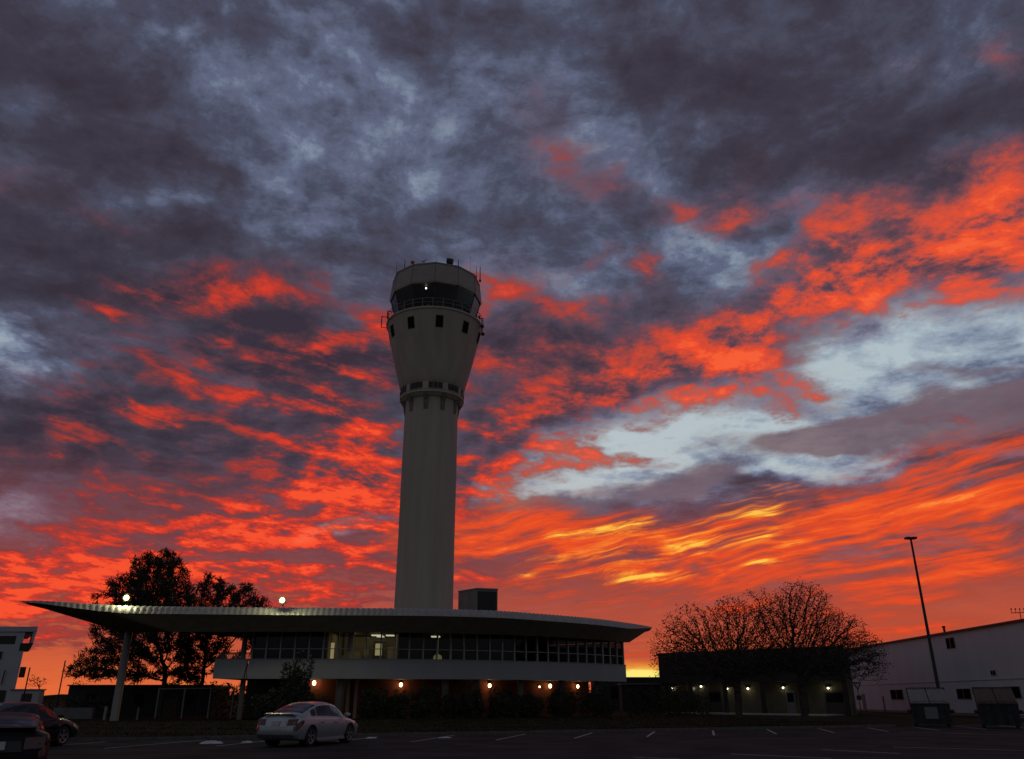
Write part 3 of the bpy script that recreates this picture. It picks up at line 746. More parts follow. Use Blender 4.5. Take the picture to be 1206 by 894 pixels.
for i in range(ns_+1):
    s = TL*i/ns_; p_, n_ = eave(s); k = (s/.42) % 1.0; w_ = .11*(1-abs(2*k-1))**.7*min(1, s/2)*min(1, (TL-s)/2)
    tp = taper(s)
    vs += [(p_.x-n_.x*(.50*tp), p_.y-n_.y*(.50*tp), ZE+w_*.5), (p_.x-n_.x*(.16*tp)+n_.x*w_*.7, p_.y-n_.y*(.16*tp)+n_.y*w_*.7, ZE-.26*drop*2*tp*.7+w_*.6), (p_.x+n_.x*.02, p_.y+n_.y*.02, ZE-.03-drop*tp)]
m.add(vs, [(3*i+k, 3*i+3+k, 3*i+4+k, 3*i+1+k) for i in range(ns_) for k in (0, 1)])
roof = m.build('roof_edge', roof_metal, term, True, angle=60)
# soffit, from the eave in and down to the ring beam
m = MB(); ns_ = 120; vs = []
for i in range(ns_+1):
    f = i/ns_; s = TL*f; p_, n_ = eave(s); tp = taper(s)
    u = ub0-.4+(UR+.5-ub0+.4)*min(1, max(0, (f*TL-1.5)/(TL-3.0)))
    q = path(u, .30, ZW+.22)
    a = Vector((p_.x-n_.x*.03, p_.y-n_.y*.03, ZE-.04-drop*tp))
    qb = path(u, .34, ZW-.02); cz = Vector((0, 0, CAMZ)); over = max(.3, (a-qb).xy.length)
    fr_ = 1-min(.55*over, 3.2)/(qb-cz).length*min(1, tp+.15); mid = cz+(qb-cz)*fr_
    vs += [a, mid, q]
m.add(vs, [(3*i+k, 3*i+1+k, 3*i+4+k, 3*i+3+k) for i in range(ns_) for k in (0, 1)])
m.build('soffit', soffit_m, term, True)
# roof top and the back half of the canopy underside
tipL, tipR = E[0], E[-1]
rear = [tipR, Vector((13.2, 85, 0)), Vector((9, 94, 0)), Vector((0, 102, 0)), Vector((-12, 105, 0)), Vector((-24, 100, 0)), Vector((-31, 90, 0)), Vector((-33.2, 76, 0)), Vector((-33.4, 66, 0)), tipL]
RR = crom(rear, 5)
front = [eave(TL*i/150)[0]-eave(TL*i/150)[1]*(.48*taper(TL*i/150)) for i in range(151)]
loop = front+RR[1:-1]
cen = Vector((-10.5, 82, 0)); m = MB()
nL = len(loop); rings = [(1.0, ZE), (.85, ZE+.10), (.5, ZE+.22)]
vs = []
for f, z_ in rings: vs += [Vector(((cen.x+(p_.x-cen.x)*f), cen.y+(p_.y-cen.y)*f, z_)) for p_ in loop]
vs.append(Vector((cen.x, cen.y, ZE+.26)))
fs = []
for r_ in range(2):
    for i in range(nL): fs.append((r_*nL+i, r_*nL+(i+1) % nL, (r_+1)*nL+(i+1) % nL, (r_+1)*nL+i))
for i in range(nL): fs.append((2*nL+i, 2*nL+(i+1) % nL, 3*nL))
m.add(vs, fs); m.build('roof', roof_metal, term, True)
# rear underside + rear edge
m = MB(); n2 = len(RR); vs = []
for i, p_ in enumerate(RR):
    e = max(0, min(1, min(i, n2-1-i)/3)); vs += [Vector((p_.x, p_.y, ZE-.005)), Vector((p_.x, p_.y, ZE-.02-.12*e)), ]
m.add(vs, [(2*i, 2*i+1, 2*i+3, 2*i+2) for i in range(n2-1)]); m.build('rear_edge', soffit_m, term)
m = MB(); inner = [path(ub0-.4+(UR+.5-ub0+.4)*i/60, -.30, ZW+.235) for i in range(61)]
rr = [Vector((p_.x, p_.y, ZE-.12)) for p_ in RR[::-1]]
# ruled sheet between the beam line and the rear edge
vs = []
for i in range(61):
    j = i/60*(len(rr)-1); j0 = int(j); j1 = min(len(rr)-1, j0+1); vs += [inner[i], rr[j0].lerp(rr[j1], j-j0)]
m.add(vs, [(2*i, 2*i+1, 2*i+3, 2*i+2) for i in range(60)]); m.build('rear_soffit', soffit_m, term)
# big canopy post at the left
pb = G(144.8, 848.5); m = MB(); pt_ = path(ub0, .0, ZW+.02); m.tube((pt_.x, pt_.y, -.1), (pt_.x, pt_.y, ZW+.02), .30, .28, 20); m.build('canopy_post', trim, term, True)
# ground floor: recessed brick wall, columns, doors
m = MB(); u0, u1 = u_of(352, -3.5, 1.5), UR-1.0
band(m, u0, u1, -3.8, -3.5, -.05, ZS, .8); m.build('brick_wall', brick, term)
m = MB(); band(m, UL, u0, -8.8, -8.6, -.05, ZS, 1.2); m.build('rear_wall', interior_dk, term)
m = MB(); cross(u0, -8.6, -3.5, -.05, ZS, .3, m); m.build('brick_return', brick, term)
m = MB(); cross(u1, -8.6, -3.5, -.05, ZS, .3, m); m.build('brick_return', brick, term)
col_m = mat('column_paint', (.13, .12, .115), .7)
for px, w_ in ((284, .2), (400, .34), (524, .28), (560, .26), (613, .24), (661, .24), (702, .24)):
    u = u_of(px, -.9, 1.5); p0 = path(u, -.9); m = MB(); m.tube((p0.x, p0.y, -.05), (p0.x, p0.y, ZS+.01), w_, n=14); m.build('column', col_m, term, True)
for px in (409.5, 418.5):
    u = u_of(px, -3.2, 1.5); m = MB(); cross(u, -3.5, -3.15, -.05, ZS, .26, m); m.build('pilaster', mat('painted_pilaster', (.5, .34, .26), .7), term)
for px0, px1 in ((596, 604), (655, 666)):
    ua_, ub_ = u_of(px0, -3.4, 1.2), u_of(px1, -3.4, 1.2); m = MB(); band(m, ua_, ub_, -3.5, -3.42, 0, 2.25, 2); d_ = m.build('door', interior_dk, term)
    m = MB(); band(m, ua_+.15, ub_-.15, -3.42, -3.40, .9, 2.05, 2); m.build('pane', MATS['pane_black'], d_)
# wall lanterns
def lantern(px, py, off, power, size, lab, col=(1, .5, .2)):
    u = u_of(px, off, 2.4); q = path(u, off); z_ = P(px, py, q.y).z
    q.z = z_; n_ = path_n(u)
    t = thing('wall_lantern', q, lab, 'wall lamp', 'lanterns along the terminal ground floor')
    m = MB(); m.ellip(q, .115*size, .115*size, .15*size, 12, 8); m.build('globe', lamp_warm, t, True)
    m = MB(); m.lathe([(.02, q.z+.40*size), (.20*size, q.z+.22*size), (.19*size, q.z+.19*size)], (q.x, q.y), 10); m.build('cap', metal_dk, t)
    m = MB(); m.tube(q+Vector((0, 0, .33*size)), q-n_*(abs(-3.5-off)+.02)+Vector((0, 0, .33*size)), .03, n=6); m.build('bracket', metal_dk, t)
    lamp('lantern_light', t, q+n_*.25+Vector((0, 0, .0)), power*.2, col, .15)
lantern(369.5, 804.5, -3.1, 9, 1.25, 'brightest warm lantern beside the tallest shrub at the left end of the brick wall')
lantern(472, 806.5, -3.1, 9, 1.1, 'warm lantern on the red lit brick wall between the paired pilasters and the round bushes')
lantern(576.7, 807.5, -3.1, 6, 1.1, 'warm lantern alone near the middle of the curved brick wall')
lantern(635.5, 809, -3.1, 1.2, .55, 'faintest small lantern, just left of the right hand pair')
lantern(648, 808, -3.1, 5, 1.15, 'bright warm lantern, left of the last pair under the curved white band')
lantern(680.6, 808.5, -3.1, 4, 1.0, 'last warm lantern towards the right end of the terminal')
# rooftop plant box
hv = P(538.5, 700, 74); hv2 = P(586, 700, 74)
t = thing('air_conditioner', (hv.x+1.5, 75, ZE+.2), 'dark boxy plant unit with a louvred end on the terminal roof beside the tower', 'air conditioner')
zt_ = P(560, 694.5, 74).z; xm = P(561.5, 700, 73.4).x
m = MB(); m.prism([(hv.x, 75.6), (xm, 73.4), (hv2.x, 74.0), (hv2.x-.6, 77.2), (hv.x+.4, 78)], ZE+.12, zt_); m.build('casing', mat('plant_casing', (.15, .145, .14), .6, .3, var=.15), t)
m = MB()
for i in range(9):
    f0 = (i+.25)/9.5; f1 = (i+.75)/9.5
    a = Vector((xm, 73.4, 0)).lerp(Vector((hv2.x, 74.0, 0)), .07+.86*f0); b_ = Vector((xm, 73.4, 0)).lerp(Vector((hv2.x, 74.0, 0)), .07+.86*f1)
    q = [(a.x, a.y-.05), (b_.x, b_.y-.05), (b_.x, b_.y+.02), (a.x, a.y+.02)]; m.prism(q, ZE+.9, zt_-.28)
m.build('grille', metal_dk, t)
a = Vector((xm, 73.4, 0)).lerp(Vector((hv2.x, 74.0, 0)), .05); b_ = Vector((xm, 73.4, 0)).lerp(Vector((hv2.x, 74.0, 0)), .95)
m = MB(); m.prism([(a.x, a.y-.02), (b_.x, b_.y-.02), (b_.x, b_.y+.03), (a.x, a.y+.03)], ZE+.8, zt_-.2); m.build('louvre_panel', black, t)
m = MB(); m.prism([(hv.x-.06, 75.55), (xm, 73.3), (hv2.x+.07, 73.95), (hv2.x-.5, 77.3), (hv.x+.3, 78.1)], zt_, zt_+.08); m.build('lid', metal_gr, t)
# roof floodlights
def flood(px, py, power, lab):
    g = P(px, py, 61.0); t = thing('floodlight', (g.x, 61.4, ZE+.05), lab, 'floodlight', 'floodlights along the terminal roof edge')
    m = MB(); m.tube((g.x, 61.3, ZE-.0), (g.x, 61.3, g.z-.1), .05); m.tube((g.x-.25, 61.3, g.z-.15), (g.x+.25, 61.3, g.z-.15), .03); m.build('bracket', metal_dk, t)
    m = MB(); m.lathe([(.0, 61.9), (.16, 61.9), (.28, 61.45), (.28, 61.4)], (0, 0), 14)
    m.v = [(g.x+v[0], v[2]-.42, g.z+v[1]) for v in m.v]; m.build('housing', metal_dk, t, True)
    m = MB(); m.ellip((g.x, 60.98, g.z), .19, .12, .19, 14, 8); m.build('lens', lamp_flood, t, True)
    lamp('flood_beam', t, (g.x, 60.75, g.z+.02), power, (1, .95, .5), .2)
flood(149, 704, 190, 'glaring yellow floodlight on the roof edge in front of the tall pine')
flood(332.5, 707, 210, 'glaring yellow floodlight on the roof edge between the pines and the tower')
# ------------------------------------------------------------------ low dark building on the right
lowb = thing('low_building', (*lb(10, 0), 0), 'long low dark flat roofed building with dim wall lamps behind the bare trees', 'building')
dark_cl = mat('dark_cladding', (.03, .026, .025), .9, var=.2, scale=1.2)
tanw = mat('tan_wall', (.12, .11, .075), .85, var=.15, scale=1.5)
LEN = (B-A).length
def lbox(s0, s1, d0, d1, z0, z1, mb=None):
    mb = mb or MB(); return mb.prism([lb(s0, d0), lb(s1, d0), lb(s1, d1), lb(s0, d1)], z0, z1)
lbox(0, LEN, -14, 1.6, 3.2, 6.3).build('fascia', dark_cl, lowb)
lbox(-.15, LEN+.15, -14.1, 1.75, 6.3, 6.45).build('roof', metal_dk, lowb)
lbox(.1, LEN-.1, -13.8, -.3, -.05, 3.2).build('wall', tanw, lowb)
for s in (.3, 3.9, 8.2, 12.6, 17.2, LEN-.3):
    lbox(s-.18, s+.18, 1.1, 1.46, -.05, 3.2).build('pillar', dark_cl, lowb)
for s0, s1, m_ in ((2.2, 3.4, interior_dk), (5.2, 6.8, interior_dk), (14.4, 15.4, metal_gr), (18.6, 20.6, interior_dk)):
    d = lbox(s0, s1, -.3, -.22, .11, 2.3).build('door', m_, lowb)
    lbox(s0+.15, s1-.15, -.22, -.2, 1.2, 2.1).build('pane', MATS['pane_black'], d)
m = MB()
for i in range(16): lbox(9.3+i*.22, 9.36+i*.22, .5, .54, .11, 1.1, m)
lbox(9.2, 12.8, .48, .56, 1.08, 1.14, m); m.build('railing', metal_gr, lowb)
def s_of(px, d):
    lo, hi = 0, LEN
    for _ in range(40):
        mid = (lo+hi)/2; x, y = lb(mid, d)
        if proj((x, y, 2.5))[0] < px: lo = mid
        else: hi = mid
    return lo
nm = ['leftmost', 'second', 'third', 'fourth', 'fifth']
WL = [(792, 810.5, 2.2, 'dim wall lamp at the far left end of the low dark building'), (815.5, 810.5, 2.5, 'wall lamp, left one of the close pair on the low building'), (826, 808.5, 1.2, 'faint wall lamp, right one of the close pair on the low building'),
      (856.5, 811, 14, 'bright wall lamp just left of the bushy tree trunk on the low building'), (881, 811, 14, 'bright wall lamp just right of the bushy tree trunk on the low building'),
      (922.5, 810, 6, 'small wall lamp above the pale door of the low building'), (975.5, 810.5, 18, 'wide bright wall lamp at the right end of the low building')]
for px, py, pw, lab in WL:
    s = s_of(px, -.15); x, y = lb(s, -.12); z_ = P(px, py, y).z
    t = thing('wall_lamp', (x, y, z_), lab, 'wall lamp', 'wall lamps of the low dark building')
    m = MB(); m.ellip((x, y, z_), .10, .09, .07, 10, 6); m.build('bulb', lamp_white, t, True)
    lbox(s-.2, s+.2, -.3, .02, z_+.10, z_+.16).build('hood', metal_dk, t)
    x2, y2 = lb(s, .35); lamp('wall_light', t, (x2, y2, z_-.12), pw*.2, (1, .86, .5), .1)
# small bright lamp on a short stand beside the right-hand tree
x, y = P(944.5, 825, 80).x, 80.0; z_ = P(944.5, 825, 80).z
t = thing('path_light', (x, y, 0), 'single white point light on a short stand beside the tall tree trunk', 'lamp')
m = MB(); m.ellip((x, y, z_), .14, .14, .14, 10, 6); m.build('bulb', lamp_white, t, True)
m = MB(); m.tube((x, y, -.05), (x, y, z_-.1), .04); m.build('stand', metal_dk, t); lamp('path_glow', t, (x, y-.3, z_), 5, (1, .9, .7), .1)
# ------------------------------------------------------------------ hangar
ha = (46.0, 122.0); hb = (42.6, 58.0)
hd = Vector((hb[0]-ha[0], hb[1]-ha[1])).normalized(); hn = Vector((hd.y, -hd.x)); hn = hn if hn.x < 0 else -hn
def hp(s, d): v = Vector(ha)+hd*s+hn*d; return (v.x, v.y)
HL = (Vector(hb)-Vector(ha)).length
hang = thing('hangar', (*hp(HL/2, -8), 0), 'long white hangar with small dark windows along its wall at the right', 'hangar')
def hbox(s0, s1, d0, d1, z0, z1, mb=None):
    mb = mb or MB(); return mb.prism([hp(s0, d0), hp(s1, d0), hp(s1, d1), hp(s0, d1)], z0, z1)
HZ = 7.62
hbox(0, HL, -30, 0, 3.1, HZ).build('upper_wall', white_wall, hang)
hbox(-.1, HL, -30, .12, .25, 3.1).build('lower_wall', white_wall, hang)
hbox(-.1, HL, -30, .10, -.06, .25).build('plinth', concrete_dk, hang)
hbox(-.3, HL+.2, -30.1, .25, HZ, HZ+.18).build('roof', metal_dk, hang)
hbox(-.1, HL, -.02, .16, 3.1, 3.16).build('ledge', trim, hang)
def hs(px, z_):
    lo, hi = 0, HL
    for _ in range(50):
        mid = (lo+hi)/2; x, y = hp(mid, .1)
        if proj((x, y, z_))[0] < px: lo = mid
        else: hi = mid
    return lo
def hwin(x0, x1, y0, y1, name='window', d=.12, glassm=None, sill=True):
    zc = 1.6 if y0 > 800 else 5.4; s0, s1 = hs(x0, zc), hs(x1, zc); ym = hp((s0+s1)/2, .1)[1]
    z1_, z0_ = P(x0, y0, ym).z, P(x0, y1, ym).z
    f = hbox(s0-.06, s1+.06, -.05, d+.05, z0_-.06, z1_+.06).build(name, trim, hang)
    hbox(s0, s1, 0, d+.07, z0_, z1_).build('pane', glassm or MATS['pane_black'], f)
    mid = (s0+s1)/2; hbox(mid-.04, mid+.04, 0, d+.09, z0_, z1_).build('glazing_bar', metal_gr, f)
hwin(1117, 1126.5, 751.5, 763.5, d=.0); hwin(1050.5, 1064.5, 812.5, 823.5); hwin(1078, 1086, 812, 818); hwin(1129, 1145, 811.5, 823); hwin(1150.5, 1160, 810, 817)
hwin(1184, 1204, 809, 822); hwin(1161.5, 1166.5, 790, 795, d=.0)
s0 = hs(1015, 2); hbox(s0, s0+1.1, .1, .17, .02, 2.1).build('door', concrete_dk, hang)
# roof gear
s0 = hs(1105, HZ); x, y = hp(s0, -.6); m = MB(); m.tube((x, y, HZ+.1), (x, y, HZ+.75), .12); m.ellip((x, y, HZ+.8), .2, .2, .12, 8, 5); m.build('roof_vent', metal_dk, hang)
s0 = hs(1187, HZ+.5); x, y = hp(s0, -1.0)
t = thing('roof_aerial', (x, y, HZ+.18), 'small multi pronged aerial on the hangar roof at the far right', 'aerial')
m = MB(); zt_ = P(1187, 722, y).z; m.tube((x, y, HZ+.18), (x, y, zt_), .035); m.tube((x-.75, y, zt_), (x+.75, y, zt_+.08), .03); m.build('mast', metal_dk, t)
for dx in (-.75, -.38, .0, .38, .78):
    m = MB(); m.tube((x+dx, y, zt_-.02), (x+dx+.06, y, zt_+.33), .022, n=5); m.ellip((x+dx+.06, y, zt_+.33), .07, .07, .09, 6, 4); m.build('prong', metal_dk, t)
# ------------------------------------------------------------------ car park light pole
g = P(1112, 848, 57.5); top = P(1075, 633, 57.5)
t = thing('light_pole', (g.x, 57.5, 0), 'tall dark car park light pole with a flat head rising behind the bins', 'light pole')
m = MB(); m.tube((g.x, 57.5, -.05), (g.x, 57.5, top.z-.1), .13, .07, 12); m.build('pole', metal_dk, t, True)
m = MB(); m.tube((g.x, 57.5, -.05), (g.x, 57.5, .7), .3, .28, 12); m.build('base', concrete_dk, t)
m = MB(); m.box(g.x-.38, g.x-.05, 57.3, 57.7, top.z-.12, top.z+.02); m.build('lamp_head', metal_dk, t)
m = MB(); m.box(g.x+.05, g.x+.38, 57.3, 57.7, top.z-.12, top.z+.02); m.build('lamp_head', metal_dk, t)
m = MB(); m.tube((g.x-.2, 57.5, top.z-.1), (g.x+.2, 57.5, top.z-.1), .07); m.build('bracket', metal_dk, t)
# ------------------------------------------------------------------ skips
skip_m = mat('skip_steel', (.03, .032, .034), .6, .3, var=.3, scale=4); lid_m = mat('skip_lid', (.27, .265, .25), .6, var=.2, scale=5); rust_m = mat('faded_lid', (.14, .09, .075), .7, var=.3, scale=5)
def skip(px, py, lab, lidm, w=2.05, stripes=True, sign=True, rz=0):
    g = G(px, py); t = thing('dumpster', (g.x, g.y+.9, 0), lab, 'dumpster', 'dumpsters beside the light pole', rz=-math.atan2(g.x, g.y)*.85)
    hw = w/2
    m = MB()
    m.hexa([(-hw, -.75, .15), (hw, -.75, .15), (hw, .85, .15), (-hw, .85, .15), (-hw-.03, -.8, 1.3), (hw+.03, -.8, 1.3), (hw+.03, .95, 1.98), (-hw-.03, .95, 1.98)])
    m.build('body', skip_m, t, world=False)
    for x0, x1 in ((-hw, -.03), (.03, hw)):
        m = MB(); n_ = 9
        m.hexa([(x0, -.92, 1.30), (x1, -.92, 1.30), (x1, .98, 2.02), (x0, .98, 2.02), (x0, -.92, 1.36), (x1, -.92, 1.36), (x1, .98, 2.08), (x0, .98, 2.08)])
        for i in range(n_):
            a = x0+(x1-x0)*(i+.2)/n_; b_ = x0+(x1-x0)*(i+.62)/n_
            m.hexa([(a, -.93, 1.345), (b_, -.93, 1.345), (b_, .98, 2.07), (a, .98, 2.07), (a, -.93, 1.45), (b_, -.93, 1.45), (b_, .98, 2.15), (a, .98, 2.15)])
        m.build('lid', lidm, t, world=False)
    for sx in (-1, 1):
        m = MB(); x_ = sx*(hw+.1); m.box(min(x_, x_+sx*.12), max(x_, x_+sx*.12), -.8, .5, .75, .95); m.box(min(sx*hw, x_), max(sx*hw, x_), -.3, .1, .78, .92); m.build('lifting_pocket', skip_m, t, world=False)
    for sx in (-.8, -.27, .27, .8):
        m = MB(); m.hexa([(sx*hw-.05, -.80, .2), (sx*hw+.05, -.80, .2), (sx*hw+.05, -.70, .2), (sx*hw-.05, -.70, .2), (sx*hw-.05, -.94, 1.25), (sx*hw+.05, -.94, 1.25), (sx*hw+.05, -.84, 1.25), (sx*hw-.05, -.84, 1.25)]); m.build('rib', skip_m, t, world=False)
    m = MB(); m.box(-hw-.05, hw+.05, 1.0, 1.1, 1.8, 2.2); m.build('back_rail', metal_dk, t, world=False)
    for sx, sy in ((-.85, -.6), (.85, -.6), (-.85, .6), (.85, .6)):
        m = MB(); m.tube((sx*hw-.04, sy, .1), (sx*hw+.04, sy, .1), .1, n=10); m.build('wheel', tyre_m, t, world=False)
    if sign:
        m = MB(); m.hexa([(-.35, -.845, .45), (.35, -.845, .45), (.35, -.80, .45), (-.35, -.80, .45), (-.35, -.935, 1.1), (.35, -.935, 1.1), (.35, -.89, 1.1), (-.35, -.89, 1.1)]); m.build('placard', mat('placard_grey', (.18, .18, .18), .6), t, world=False)
    return t
skip(1107.5, 856.5, 'dumpster with pale ribbed lids and a grey placard in front of the light pole', lid_m)
skip(1190, 858, 'dumpster with faded reddish ribbed lids, nearest the right edge', rust_m, w=1.98, sign=False)
# ------------------------------------------------------------------ signs near hangar
def post_sign(px, pytop, pybase, Y, name, lab, cat, head=None, r_=.04):
    g = P(px, pybase, Y); tz = P(px, pytop, Y).z; t = thing(name, (g.x, Y, 0), lab, cat)
    m = MB(); m.tube((g.x, Y, -.06), (g.x, Y, tz), r_, n=8); m.build('post', metal_dk, t)
    if head: head(t, g.x, Y, tz)
    return t
def yield_head(t, x, y, z):
    m = MB(); w = .42
    pts = [(-w, .75), (w, .75), (0, 0)]
    m.add([(x+a, y-.04, z-.75+b_) for a, b_ in pts]+[(x+a, y-.02, z-.75+b_) for a, b_ in pts], [(0, 2, 1), (3, 4, 5), (0, 1, 4, 3), (1, 2, 5, 4), (2, 0, 3, 5)]); m.build('sign_plate', metal_dk, t)
    pts = [(-w*.6, .65), (w*.6, .65), (0, .2)]; m = MB(); m.add([(x+a, y-.05, z-.75+b_) for a, b_ in pts], [(0, 2, 1)]); m.build('sign_face', white_pan, t)
    m = MB(); m.box(x-.22, x+.22, y-.05, y-.02, z-1.55, z-1.15); m.build('lower_plate', metal_dk, t)
post_sign(1014, 803.5, 838, 80, 'yield_sign', 'triangular sign on a thin post against the white hangar wall', 'road sign', yield_head)
post_sign(1006, 826, 838, 79, 'bollard', 'short post left of the triangular sign at the hangar wall', 'bollard', r_=.05)
post_sign(1043, 820, 840, 77, 'bollard', 'short post right of the triangular sign below the hangar window', 'bollard', r_=.06)
# ------------------------------------------------------------------ pale office block on the far left
off_m = mat('office_render', (.42, .42, .45), .7, var=.06, scale=.5); off_dk = mat('office_strip', (.06, .055, .05), .9, spec=.1)
YB = 92.0
def ob(name, px0, px1, py0, py1, y0, y1, m_, parent):
    a = P(px0, py1, YB); b_ = P(px1, py0, YB); return MB().box(a.x, b_.x, y0, y1, a.z, b_.z).build(name, m_, parent)
g = P(5, 812, YB)
offb = thing('office_block', (g.x, YB+6, 0), 'pale modern office block with an open framed balcony corner at the far left', 'building')
xl = P(-120, 780, YB).x
xr = P(25, 780, YB).x; zt_ = P(20, 738, YB).z; zt2 = P(20, 744, YB).z; zs0 = P(10, 749, YB).z; zs1 = P(10, 759, YB).z; zlow = P(10, 812, YB).z
xb = P(28.5, 750, YB).x; xe = P(44.5, 741, YB).x; z_op0 = P(30, 748.5, YB).z; z_op1 = P(30, 757.5, YB).z; zbb = P(30, 766, YB).z
MB().box(xl, xb, YB, YB+12, zs0, zt2).build('upper_wall', off_m, offb)
MB().box(xl, xe+.05, YB-.15, YB+12, zt2, zt_).build('roof', off_m, offb)
MB().hexa([(xl, YB, -.1), (P(17.5, 812, YB).x, YB, -.1), (P(17.5, 812, YB).x, YB+12, -.1), (xl, YB+12, -.1), (xl, YB, zs1), (xr, YB, zs1), (xr, YB+12, zs1), (xl, YB+12, zs1)]).build('wall', off_m, offb)
f = MB().box(xl, P(19.5, 750, YB).x, YB+.15, YB+.3, zs1, zs0).build('window', trim, offb)
MB().box(xl, P(19, 750, YB).x, YB+.1, YB+.16, zs1+.05, zs0-.05).build('pane', off_dk, f)
MB().box(P(19.5, 750, YB).x, xb, YB+.02, YB+12, zs1, zs0).build('pier', off_m, offb)
# the block's flank recedes along its street
_first = [o for o in offb.children]
# balcony frame
m = MB(); xf = P(38.5, 750, YB).x
m.hexa([(xf, YB-.1, z_op1-.05), (xf+.25, YB-.1, z_op1-.05), (xf+.25, YB+3, z_op1-.05), (xf, YB+3, z_op1-.05), (xe-.35, YB-.1, zt2), (xe, YB-.1, zt2), (xe, YB+3, zt2), (xe-.35, YB+3, zt2)]); m.build('balcony_frame', off_m, offb)
m = MB(); m.hexa([(xb-.2, YB-.1, zbb), (P(35.5, 766, YB).x, YB-.1, zbb), (P(35.5, 766, YB).x, YB+3, zbb), (xb-.2, YB+3, zbb), (xb-.2, YB-.1, z_op1), (xf+.3, YB-.1, z_op1), (xf+.3, YB+3, z_op1), (xb-.2, YB+3, z_op1)]); m.build('balcony_front', off_dk, offb)
f = ob('window', -5, 4, 767, 777, YB-.06, YB+.1, trim, offb); ob('pane', -5, 3.4, 767.6, 776.4, YB-.09, YB-.06, off_dk, f)
m = MB(); m.tube(P(6, 789, YB-.2), P(1.5, 806, YB-.2), .06, n=6); m.build('rain_pipe', metal_dk, offb)
f = ob('shopfront', -10, 8, 813, 828, YB-.06, YB+.1, off_dk, offb)
for o in offb.children:
    for v in o.data.vertices: v.co.x -= max(0, v.co.y+6)*.66 if False else max(0, (v.co.y+offb.location.y)-YB)*.66
t = thing('kiosk', (P(28, 829, 84).x, 85, 0), 'small pale flat box building in front of the office block', 'kiosk')
a = P(9, 829, 84); b_ = P(47, 813, 84); MB().box(a.x, b_.x, 84, 84.9, -.1, b_.z).build('wall', off_m, t); MB().box(a.x-.1, b_.x+.1, 83.9, 85, b_.z, b_.z+.12).build('roof', metal_gr, t)
MB().box(a.x+1.2, a.x+2.2, 83.95, 84.02, 0, b_.z-.3).build('door', off_dk, t)
# square sign on a post, thin mast, low wall
def board(t, x, y, z):
    a = P(22, 798, y); b_ = P(31.5, 785.5, y); MB().box(a.x, b_.x, y-.08, y-.03, a.z, b_.z).build('sign_board', off_dk, t)
g = G(20, 838)
post_sign(25, 786, 835, 66, 'post_sign', 'square dark board on a leaning post beside the pale kiosk', 'sign', board, .05)
post_sign(66, 778, 834, 80, 'mast', 'thin bare mast between the office block and the pines', 'mast', r_=.06)
a = P(60, 849, 72); b_ = P(110, 833.5, 72)
t = MB().box(a.x, b_.x, 72, 72.4, -.1, b_.z).build('boundary_wall', mat('wall_block', (.16, .16, .15), .9, var=.2, scale=2)); tag(t, 'low grey block wall standing left of the canopy post', 'wall')
# short posts by the canopy and the wire fence under it
def stub(px, pt, pb_, Y, lab, r_=.09, m_=None):
    g = P(px, pb_, Y); t = thing('bollard', (g.x, Y, 0), lab, 'bollard')
    m = MB(); zt_ = P(px, pt, Y).z; m.tube((g.x, Y, -.05), (g.x, Y, zt_), r_, n=10); m.ellip((g.x, Y, zt_), r_, r_, r_*.6, 10, 5); m.build('post', m_ or trim, t, True)
stub(122.5, 833, 849, 68, 'short pale post to the left of the tall canopy post', .12)
stub(161, 834, 849, 69, 'short dull post just right of the tall canopy post', .08, metal_gr)
fx = [P(188, 810, 74).x, P(218.5, 810, 74).x, P(249, 810, 74).x, P(276, 810, 74).x]; fz = P(220, 811.5, 74).z
t = thing('wire_fence', ((fx[0]+fx[-1])/2, 74, 0), 'wire mesh fence with pale posts and top rail in the dark under the canopy', 'fence')
for x in fx: MB().tube((x, 74, -.1), (x, 74, fz+.12), .075, n=8).build('post', trim, t)
m = MB(); m.tube((fx[0], 74, fz), (fx[-1], 74, fz+.1), .05, n=6); m.build('top_rail', trim, t)
m = MB(); x = fx[0]
while x < fx[-1]: m.tube((x, 74.02, 0), (x+.6, 74.02, fz), .006, n=3, cap=False); m.tube((x+.6, 74.03, 0), (x, 74.03, fz), .006, n=3, cap=False); x += .3
m.build('mesh', metal_gr, t)
t = thing('utility_box', (P(199, 826, 75.2).x, 75.4, 0), 'small grey utility cabinet behind the wire fence', 'utility cabinet')
a = P(193, 829, 75); b_ = P(206, 822.5, 75); MB().box(a.x, b_.x, 75, 75.6, -.05, b_.z).build('cabinet', off_dk, t); MB().box(a.x+.1, b_.x-.1, 74.96, 75, .15, b_.z-.1).build('door', off_dk, t)
# dark sheds in the gap behind the pines and by the low building
shed_m = mat('shed_cladding', (.03, .027, .025), .9, var=.2)
def shed(px0, px1, py, Y, dpt, lab, rim=False):
    a = P(px0, py, Y); b_ = P(px1, py, Y); t = thing('shed', ((a.x+b_.x)/2, Y+dpt/2, 0), lab, 'shed')
    MB().box(a.x, b_.x, Y, Y+dpt, -.1, a.z-.12).build('wall', shed_m, t); MB().box(a.x-.15, b_.x+.15, Y-.2, Y+dpt+.2, a.z-.12, a.z).build('roof', metal_gr if rim else metal_dk, t)
    n_ = max(1, int((b_.x-a.x)/4))
    for i in range(n_):
        x = a.x+(i+.5)*(b_.x-a.x)/n_; MB().box(x-.5, x+.5, Y-.04, Y, a.z*.35, a.z*.7).build('window', MATS['pane_black'], t)
shed(82, 252, 806.5, 86, 5, 'long dark shed behind the pine trunks and the wire fence')
shed(700, 792, 797.5, 122, 6, 'dark flat shed seen between the terminal and the low building, behind')
shed(732, 786, 805, 112, 3, 'lower dark shed with a pale roof edge between the terminal and the low building', True)
